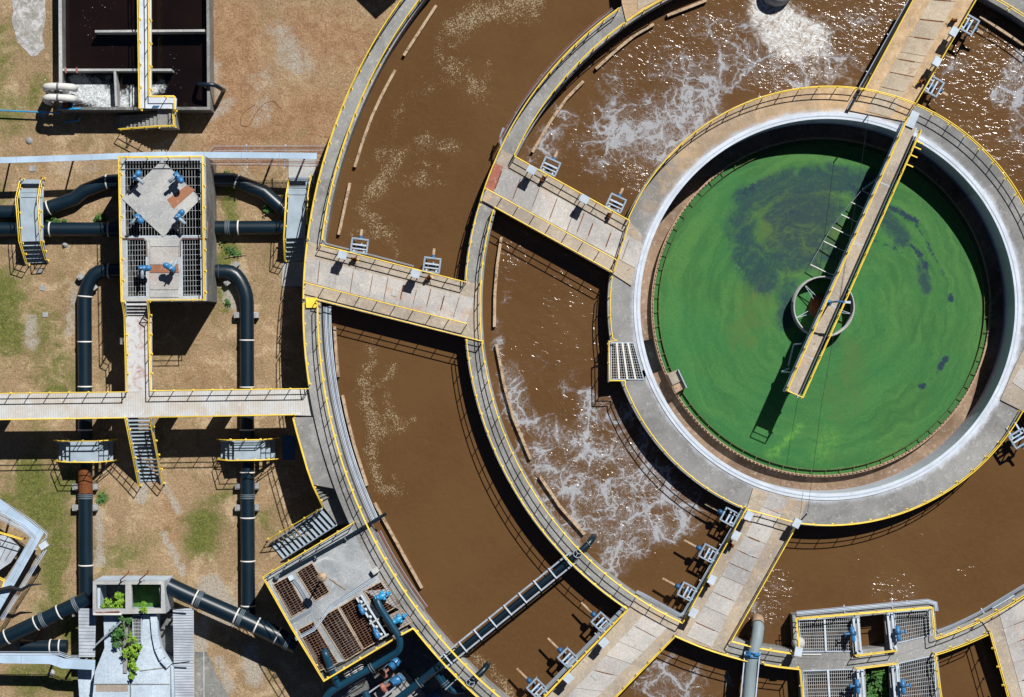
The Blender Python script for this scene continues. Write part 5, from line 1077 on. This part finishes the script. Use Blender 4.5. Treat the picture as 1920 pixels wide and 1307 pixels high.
MB().prism([W(x, y, FZ+.004) for x, y in ((180, 1282), (240, 1282), (240, 1297), (180, 1297))], FZ + .003, FZ + .006).build('sand_stain', M['bridge'], fl)
cv = MB(); pts = [(289, 1152), (292, 1190), (297, 1215), (306, 1235), (318, 1248)]
for p, q in zip(pts[:-1], pts[1:]): cv.beam(W(*p, FZ), W(*q, FZ), .4, .5)
cv.build('curved_wall', M['bluegrey'], fl)
slab('shaded_apron', 'shaded dark concrete apron between the flumes and the right sheet roof', 'apron', [(292, 1150), (326, 1150), (326, 1250), (300, 1232)], 0, .35, 'wall')
grating('narrow bar grating over the right flume channel below the inlet box', [(249, 1154), (265, 1154), (265, 1206), (250, 1206)], FZ + .02, 6, 8, .022, .03)
grating('narrow reddish bar grating over the left flume channel below the inlet box', [(224, 1185), (237, 1185), (237, 1250), (228, 1236)], FZ + .02, 5, 6, .025, .03, mu='rustline')
def sheet_roof(label, q, z, n):
    c = W(*bil(q, .5, .5), 0); t = thing('sheet_roof', label, 'roof', c); b = MB()
    MB().prism([W(x, y, z) for x, y in q], z - .06, z).build('sheet', M['sheet'], t)
    for i in range(n):
        v = (i + .5)/n; b.beam(W(*bil(q, .02, v), z + .012), W(*bil(q, .98, v + random.uniform(-.004, .004)), z + .012), .03, .04)
    b.build('ridges', M['cable'], t)
    for u, v in ((.1, .06), (.9, .06), (.1, .94), (.9, .94)): p = W(*bil(q, u, v), 0); MB().beam(p, Vector((p.x, p.y, z - .07)), .12, .12).build('post', M['wall'], t)
    return t
sheet_roof('small grey ribbed sheet roof left of the inlet flumes', [(147, 1141), (180, 1141), (178, 1232), (148, 1232)], 2.2, 14)
sheet_roof('long grey ribbed sheet roof right of the inlet flumes', [(324, 1141), (363, 1141), (365, 1370), (328, 1370)], 2.2, 46)
for (a, b, lb) in (((318, 1143), (354, 1139), 'dark angled brace on the upper end of the long sheet roof'), ((314, 1246), (355, 1241), 'dark angled brace across the middle of the long sheet roof')):
    tag(MB().beam(W(*a, 2.5), W(*b, 2.9), .07, .07).build('angle_brace', M['black']), lb, 'brace')
tray('pale blue cable tray at the lower left, widening to the sheet roof', [(-30, 1234), (95, 1236), (118, 1244), (178, 1247)], .60, 2.5, posts=[(100, 1240)])
conduits('thin white conduits along the lower left cable tray', [W(-20, 1222, 2.5), W(112, 1222, 2.5), W(132, 1229, 2.5), W(150, 1229, 2.5)], 3, .1, .025, 'steel', 2.5, clamps=False)
slab('sloping_sheet', 'pale blue sloping sheet below the lower left cable tray', 'sheet', [(145, 1253), (177, 1253), (172, 1400), (155, 1400)], 1.3, 1.4, 'bluegrey')
tag(MB().beam(W(179, 1210, 2.7), W(226, 1166, 3.4), .1, .1).build('prop_pole', M['cable']), 'grey pole leaning across the left flume under the plants', 'pole')
tag(MB().prism([W(x, y, 0) for x, y in ((366, 1222), (388, 1222), (404, 1260), (430, 1307), (450, 1400), (366, 1400))], -.02, .03).build('pavement', M['wall']), kind='structure')
tag(MB().beam(W(382, 1222, .045), W(383, 1390, .045), .06, .02).build('drain_line', M['pale']), 'pale joint line on the dark pavement at the lower left', 'joint')

# ================================================================== PUMP PLATFORM
G = {1: [(512, 1096), (540, 1081), (574, 1141), (546, 1157)], 2: [(556, 1073), (585, 1055), (618, 1110), (590, 1127)], 3: [(559, 1181), (588, 1166), (634, 1243), (598, 1258)], 4: [(597, 1160), (633, 1140), (680, 1219), (647, 1239)],
     5: [(637, 1138), (670, 1118), (713, 1199), (682, 1217)], 6: [(682, 1108), (720, 1088), (751, 1133), (712, 1155)], 7: [(717, 1161), (754, 1142), (773, 1166), (734, 1187)]}
# keep the openings inside the platform outline
po = [(494, 1084), (664, 981)] ; arcp = [pol(31.80, A(x, y, DK), 0) for x, y in ((676, 984), (692, 1018), (712, 1056), (736, 1096), (760, 1132), (779, 1158))]
pp = thing('pump_platform', 'grey concrete pump platform with bar gratings beside the outer ring wall', 'platform', W(620, 1130, 0))
ol = [W(494, 1084, DK), W(664, 982, DK)] + arcp + [W(775, 1180, DK), W(608, 1277, DK)]
MB().prism(ol, DK - .3, DK + .015, holes=[[W(x, y, DK) for x, y in G[k]] for k in G]).build('deck', M['deck_plat'] if 'deck_plat' in M else M['deck'], pp)
cc = W(625, 1130, 0); inn = [Vector((p.x, p.y, 0)).lerp(cc, .08) for p in ol]; out_ = [Vector((p.x, p.y, 0)).lerp(cc, .003) for p in ol]
MB().prism(out_, 0, DK - .304, holes=[inn]).build('wall', M['wall'], pp)
MB().prism(inn, 2.2, 2.4).build('pit_floor', M['black'], pp)  # floor coloured black to imitate the shaded void under the gratings
for k, (nu, nv, mu, lb) in {1: (4, 15, 'bars', 'rusty bar grating at the west corner of the pump platform'), 2: (4, 15, 'bars', 'rusty bar grating north of the pump platform middle, beside the smooth floor'), 3: (5, 18, 'rustbar', 'bar grating at the south corner of the pump platform, pierced by a bent pipe'), 4: (5, 20, 'bars', 'large bar grating in the middle of the pump platform'), 5: (5, 20, 'rustbar', 'large bar grating of the pump platform holding two blue motors'), 6: (6, 12, 'rustbar', 'bar grating of the pump platform under the upper blue valve, by the ring wall'), 7: (6, 8, 'rust', 'small bar grating of the pump platform under the lower blue valve')}.items():
    grating(lb, G[k], DK + .02, nu, nv, .016, .02, mu='grat_pale' if mu == 'bars' else 'grat_rust', frame='plank')
conduits('pale blue conduits crossing the pump platform floor', [W(552, 1196, DK+.06), W(586, 1178, DK+.06), W(640, 1140, DK+.06), W(702, 1079, DK+.06)][:2] + [W(620, 1133, DK+.06), W(702, 1080, DK+.06)], 3, .09, .028, 'steel', DK)
conduits('grey conduits between the two small gratings of the pump platform', [W(549, 1082, DK+.06), W(562, 1098, DK+.06), W(585, 1138, DK+.06), W(583, 1147, DK+.06), W(548, 1168, DK+.06)], 3, .08, .028, 'cable', DK, clamps=False)
t = thing('drain_pipe', 'long black pipe along the yellow rail of the pump platform, ending over the ditch', 'pipe', W(600, 1040, DK))
MB().tube([W(526, 1078, DK+.18), W(640, 1014, DK+.22), W(688, 985, DK+.3), W(724, 963, DK+.35)], .1, 10).build('pipe_body', M['pipe'], t)
for f in ((590, 1046), (646, 1011)): MB().lathe(W(*f, DK+.2), [(.1, 0), (.14, 0), (.14, .1), (.1, .1)], 12, (.85, .5, 0)).build('coupling', M['coupling'], t)
tag(MB().lathe(W(519, 1082, DK), [(.16, 0), (.16, .3), (.08, .36), (0, .36)], 12).build('shutoff_valve', M['coupling']), 'dark valve cap at the west end of the long black platform pipe', 'valve')
tag(MB().box(W(546, 1083, DK), .28, .3, .25, .5).build('switch_box', M['boxgrey']), 'small pale switch box beside the west grating of the pump platform', 'box')
t = thing('lamp_post', 'lamp post with tan head on the pump platform between gratings and smooth floor', 'lamp', W(611, 1077, DK))
MB().tube([W(604, 1082, DK), W(604, 1082, DK+2.6)], .05, 8).build('post', M['cable'], t); MB().lathe(W(604, 1082, DK+2.6), [(.05, -.1), (.3, .02), (.3, .1), (0, .16)], 14).build('lamp_head', M['plank'], t)
tag(MB().beam(W(617, 1084, DK+.05), W(648, 1105, DK+.05), .05, .04).build('loose_bar', M['plank']), 'thin tan bar lying on the smooth floor of the pump platform', 'bar')
tag(MB().box(W(704, 1069, DK+.02), .42, .34, .4, .6).build('electric_box', M['pale']), 'grey electric box by the ring rail of the pump platform', 'box')
# discharge header: blue valves, dark pipe
def header(label, pts, r, mat='pipeteal', fl=()):
    t = thing('process_pipe', label, 'pipe', W(*pts[0][:2], 0), 'teal process pipes around the pump pit')
    q = smooth_path([W(*p) for p in pts], 5); MB().tube(q, r, 14).build('pipe_body', M[mat], t)
    for (x, y, z, dx, dy) in fl:
        d = Vector((dx, -dy, 0)).normalized()
        for k in (-.07, .07): MB().lathe(W(x, y, z) + d*k, [(r, 0), (r + .09, 0), (r + .09, .06), (r, .06)], 16, d).build('flange', M['coupling'], t)
    return t
header('tall teal pipe rising through the pump platform grating and turning over its rail', [(706, 1123, DK-.6), (706, 1123, DK+.6), (712, 1138, DK+.7), (750, 1196, DK+.6), (750, 1220, DK+.4), (700, 1250, DK-.1), (642, 1283, DK-.3), (612, 1302, DK-.5), (606, 1330, DK-.6)], .21, fl=[(697, 1252, DK-.1, -5, 3)])
header('teal pipe bending out of the south grating of the pump platform', [(609, 1222, DK-.7), (609, 1222, DK+.5), (616, 1244, DK+.3), (634, 1286, DK-.3)], .21, fl=[(621, 1252, DK+.2, 1, 2.2)])
header('teal pipe from the pump pit up to the pipe bridge', [(745, 1312, 2.4), (790, 1277, 3.2), (816, 1256, 4.2), (832, 1243, 4.4)], .24, fl=[(786, 1281, 3.1, 45, -35)])
header('teal pipe branching down along the outer ring wall in the pump pit', [(816, 1258, 3.6), (834, 1283, 3.3), (850, 1296, 3.0), (870, 1294, 3.0)], .22, fl=[(834, 1281, 3.3, 1, 1.3)])
header('teal pipe standing in the pump pit at the bottom edge', [(684, 1296, 1.2), (692, 1320, 1.2), (700, 1340, 1.2)], .24)
def blue_valve(label, px, py, z, rz, s=1.0, mat='blue2'):
    p = W(px, py, z); t = thing('blue_valve', label, 'valve', p, 'blue valves and motors on the pump platform'); u = Vector((cos(rz), sin(rz), 0)); v = Vector((-sin(rz), cos(rz), 0))
    MB().lathe(p - u*.5*s, [(0, 0), (.2, 0), (.2, .08), (.13, .1), (.2, .3), (.2, .52), (.1, .62), (.1, .75), (.19, .77), (.19, .83), (.06, .84), (.06, 1.05), (0, 1.05)], 14, u).build('valve_body', M[mat], t)
    MB().lathe(p - v*.28*s, [(0, 0), (.12, 0), (.12, .12), (.09, .16), (.09, .4), (.12, .44), (.12, .56), (0, .56)], 12, v).build('flange_pair', M[mat], t)
    MB().lathe(p - Vector((0, 0, .45)), [(.1, 0), (.1, .3)], 10).build('stem', M['coupling'], t)
    return t
blue_valve('upper bright blue valve on the pump platform, beside the tall teal pipe', 718, 1117, DK+.55, .42)
blue_valve('lower bright blue valve on the pump platform, beside the tall teal pipe', 749, 1160, DK+.55, .55)
def gear_motor(label, px, py, z, rz):
    p = W(px, py, z); t = thing('gear_motor', label, 'motor', p, 'blue valves and motors on the pump platform'); u = Vector((cos(rz), sin(rz), 0))
    MB().lathe(p - u*.4, [(0, 0), (.1, 0), (.1, .25), (.15, .28), (.15, .6), (.1, .7), (0, .72)], 12, u).build('motor_body', M['blue'], t)
    MB().box(p - Vector((0, 0, .5)), .2, .2, .5, rz).build('bracket', M['boxgrey'], t)
gear_motor('upper blue gear motor on the pale frame of the pump platform', 678, 1144, DK+.4, -1.1)
gear_motor('lower blue gear motor on the pale frame of the pump platform', 706, 1189, DK+.4, -1.15)
t = thing('motor_frame', 'pale steel frame with wheels between the gratings of the pump platform', 'frame', W(690, 1155, DK))
for k in (-4, 5): MB().beam(W(672+k, 1118-k*.6, DK+.3), W(720+k, 1196-k*.6, DK+.3), .1, .12).build('gate_beam', M['boxgrey'], t)
for f in (.12, .3, .48, .72, .9): MB().lathe(W(672+48*f, 1118+78*f, DK+.1), [(.06, 0), (.06, .3), (.1, .32), (.1, .4), (0, .42)], 12).build('spindle_cover', M['boxgrey'], t)
for f in (.2, .6, .97): MB().beam(W(664+48*f, 1123+78*f, DK+.36), W(682+48*f, 1113+78*f, DK+.36), .09, .07).build('cross_bar', M['pale'], t)
# pump pit
tag(MB().prism([W(x, y, 0) for x, y in ((610, 1290), (776, 1190), (900, 1330), (880, 1420), (600, 1420))], -.02, .04).build('pit_floor', M['wall']), kind='structure')
slab('pump_plinth', 'grey concrete plinth under the blue pumps in the pump pit', 'plinth', [(700, 1300), (756, 1255), (800, 1305), (750, 1360)], .04, .5, 'deck')
def pump(label, px, py, rz, z=.5, fan='blue'):
    p = W(px, py, z); t = thing('pump', label, 'pump', p, 'blue pumps in the pump pit'); u = Vector((cos(rz), sin(rz), 0)); v = Vector((-sin(rz), cos(rz), 0)); up = Vector((0, 0, .45))
    MB().box(p, 1.5, .5, .12, rz).build('base_plate', M['coupling'], t)
    MB().lathe(p + up - u*.15, [(0, 0), (.2, .02), (.28, .1), (.28, .55), (.24, .6), (.24, .75), (0, .8)], 18, u).build('motor', M[fan], t)
    b = MB()
    for k in range(-3, 4): b.beam(p + up + v*k*.075 + Vector((0, 0, .27 - abs(k)*.03)) - u*.02, p + up + v*k*.075 + Vector((0, 0, .27 - abs(k)*.03)) + u*.36, .02, .05)
    b.build('cooling_fins', M['motor'], t)
    MB().box(p + up + Vector((0, 0, .22)) + u*.1, .22, .2, .16, rz).build('terminal_box', M[fan], t)
    MB().lathe(p + up - u*.85, [(0, 0), (.3, .02), (.34, .15), (.3, .28), (0, .32)], 18, u).build('volute', M['brick'], t)
    MB().beam(p + up - u*.55, p + up - u*.15, .14, .14).build('coupling_guard', M['brick'], t)
pump('upper blue pump in the pump pit, with a round pale cover', 735, 1247, .75, 1.0)
pump('lower blue pump in the pump pit, with red guard', 738, 1277, .5, .5)
pump('half hidden blue pump in the pump pit at the bottom edge', 808, 1308, .5, .3)
t = thing('hose_coupling', 'pale pipe fittings between the platform rail and the teal header', 'fitting', W(658, 1260, 2))
for (x, y) in ((652, 1263), (664, 1257), (674, 1250)): MB().lathe(W(x, y, 2.6), [(0, .3), (.2, .28), (.26, .1), (.26, 0)], 12).build('fitting_cap', M['band'], t)
MB().beam(W(646, 1266, 2.5), W(680, 1247, 2.5), .16, .14).build('fitting_body', M['steel'], t)
for (a, b, lb) in (((640, 1310), (668, 1287), 'dark brace under the teal header, nearer the platform'), ((676, 1310), (712, 1284), 'dark brace under the teal header, nearer the pumps'), ((700, 1322), (742, 1288), 'pale rail along the edge of the pump plinth')):
    tag(MB().beam(W(*a, 1.2), W(*b, 1.2), .09, .09).build('pipe_support', M['cable']), lb, 'support')
tag(MB().beam(W(835, 1293, DK+.1), W(864, 1266, DK+.9), .06, .06).build('cross_bar_stay', M['boxgrey']), 'pale stay bar crossing the outer ring rail near the bottom', 'bar')

# ================================================================== PLANTS
def plant(label, px, py, z, r, hgt, n, ls=.13, mat='leaf', name='leafy_plant', seed=0, spread=None):
    rnd = random.Random(seed*31 + int(px*7 + py)); p = W(px, py, z); t = thing(name, label, 'plant', p); b = MB(); st = MB()
    pts = spread or [(px, py)]
    for k in range(max(3, len(pts)*2)):
        q = W(*pts[k % len(pts)], z); e = q + Vector((rnd.gauss(0, r*.4), rnd.gauss(0, r*.4), hgt*.8)); st.tube([q, q.lerp(e, .5) + Vector((rnd.gauss(0, .04), rnd.gauss(0, .04), .05)), e], .015, 4)
    cl = [(pts[rnd.randrange(len(pts))], rnd.gauss(0, r*.5), rnd.gauss(0, r*.5), rnd.uniform(.35, 1)*hgt) for _ in range(max(5, n//14))]
    for _ in range(n):
        c = cl[rnd.randrange(len(cl))]; q = W(*c[0], z) + Vector((c[1] + rnd.gauss(0, r*.2), c[2] + rnd.gauss(0, r*.2), max(.03, c[3] + rnd.gauss(0, .08))))
        a = rnd.uniform(0, 2*pi); tl = rnd.uniform(-.2, .9); s_ = ls*rnd.uniform(.6, 1.25); u = Vector((cos(a)*cos(tl), sin(a)*cos(tl), -sin(tl)*.6))*s_; v = Vector((-sin(a), cos(a), rnd.uniform(-.4, .4)))*s_*.42
        b.add([q - u*.2, q + u*.35 + v, q + u, q + u*.35 - v], [[0, 1, 2, 3]])
    b.build('foliage', M[mat], t); st.build('stem', M['stem'], t); return t
plant('bright green plant growing in the left opening of the inlet box', 213, 1131, IZ-.9, .34, .8, 340, .15, spread=[(202, 1134), (214, 1133), (226, 1126), (228, 1118)])
plant('small green plant on the lower edge of the right inlet box opening', 268, 1138, IZ-.2, .2, .4, 110, .16, spread=[(269, 1132), (268, 1146)])
plant('dark green climbing plant over the left flume channel', 222, 1190, FZ-.3, .4, .9, 420, .16, mat='leafdark', spread=[(222, 1192), (226, 1180), (232, 1170), (226, 1202)])
plant('bright green trailing plant over the divider of the flumes', 250, 1230, FZ, .3, .6, 520, .15, spread=[(247, 1203), (258, 1212), (240, 1222), (252, 1226), (250, 1242), (252, 1252), (253, 1262)])
plant('green bushy plants filling the open slot of the southern chamber', 1645, 1285, 2.4, .8, 1.2, 1500, .18, mat='leafdark', spread=[(1630, 1270), (1640, 1290), (1650, 1262), (1655, 1290), (1636, 1300), (1660, 1275), (1646, 1310)])
plant('broad bluish plant at the top of the slot of the southern chamber', 1646, 1264, 2.9, .25, 1.0, 60, .35, mat='weed' if 'weed' in M else 'leafdark')
plant('small green weed beside the bent eastern pipe', 505, 389, 0, .3, .5, 200, .13, name='weed_plant', mat='leafdark')
plant('small green weed between the two pipes at the left footbridge', 92, 411, 0, .32, .35, 160, .12, name='weed_plant', mat='leafdark', spread=[(84, 411), (98, 412), (108, 411)])
plant('small green weed left of the valve chamber above the straight pipe', 184, 410, 0, .22, .35, 130, .12, name='weed_plant', mat='leafdark')
plant('small green weed by the east wall of the valve chamber', 428, 466, 0, .4, .2, 160, .1, name='weed_plant', mat='leafdark', spread=[(412, 460), (432, 468), (440, 475)])
plant('small green weed under the conduits right of the valve chamber', 428, 331, 0, .3, .25, 130, .1, name='weed_plant', mat='leafdark')
plant('small green weed beside the right vertical pipe elbow', 425, 566, 0, .2, .2, 80, .1, name='weed_plant', mat='leafdark')
plant('small green weed beside the coupling of the left vertical pipe', 192, 936, 0, .3, .15, 130, .1, name='weed_plant', mat='leafdark')
tag(MB().tube([W(421, 484, .06), W(440, 480, .08), W(462, 478, .06)], .03, 5).build('fallen_branch', M['plank']), 'thin pale fallen branch on the lawn east of the valve chamber', 'branch')
tag(MB().tube(smooth_path([W(478, 196, .02), W(452, 214, .02), W(450, 236, .02), W(466, 238, .02), W(478, 214, .02), W(494, 194, .02), W(514, 188, .02), W(528, 206, .02)], 6), .013, 5).build('garden_hose', M['rust']), 'thin dark hose lying on the dry lawn right of the upper left tank', 'hose')

t = thing('overhead_wire', 'thin dark wire strung across the green tank from the northern to the southern rim', 'wire', W(1572, 570, DK))
MB().tube([W(1629, 214, DK+1), W(1604, 380, DK+.75), W(1575, 560, DK+.62), W(1540, 760, DK+.75), W(1514, 962, DK+1)], .011, 5).build('cable', M['black'], t)
for (x, y) in ((1629, 214), (1514, 962)): MB().beam(W(x, y, DK), W(x, y, DK+1.05), .06, .06).build('post', M['steel'], t)
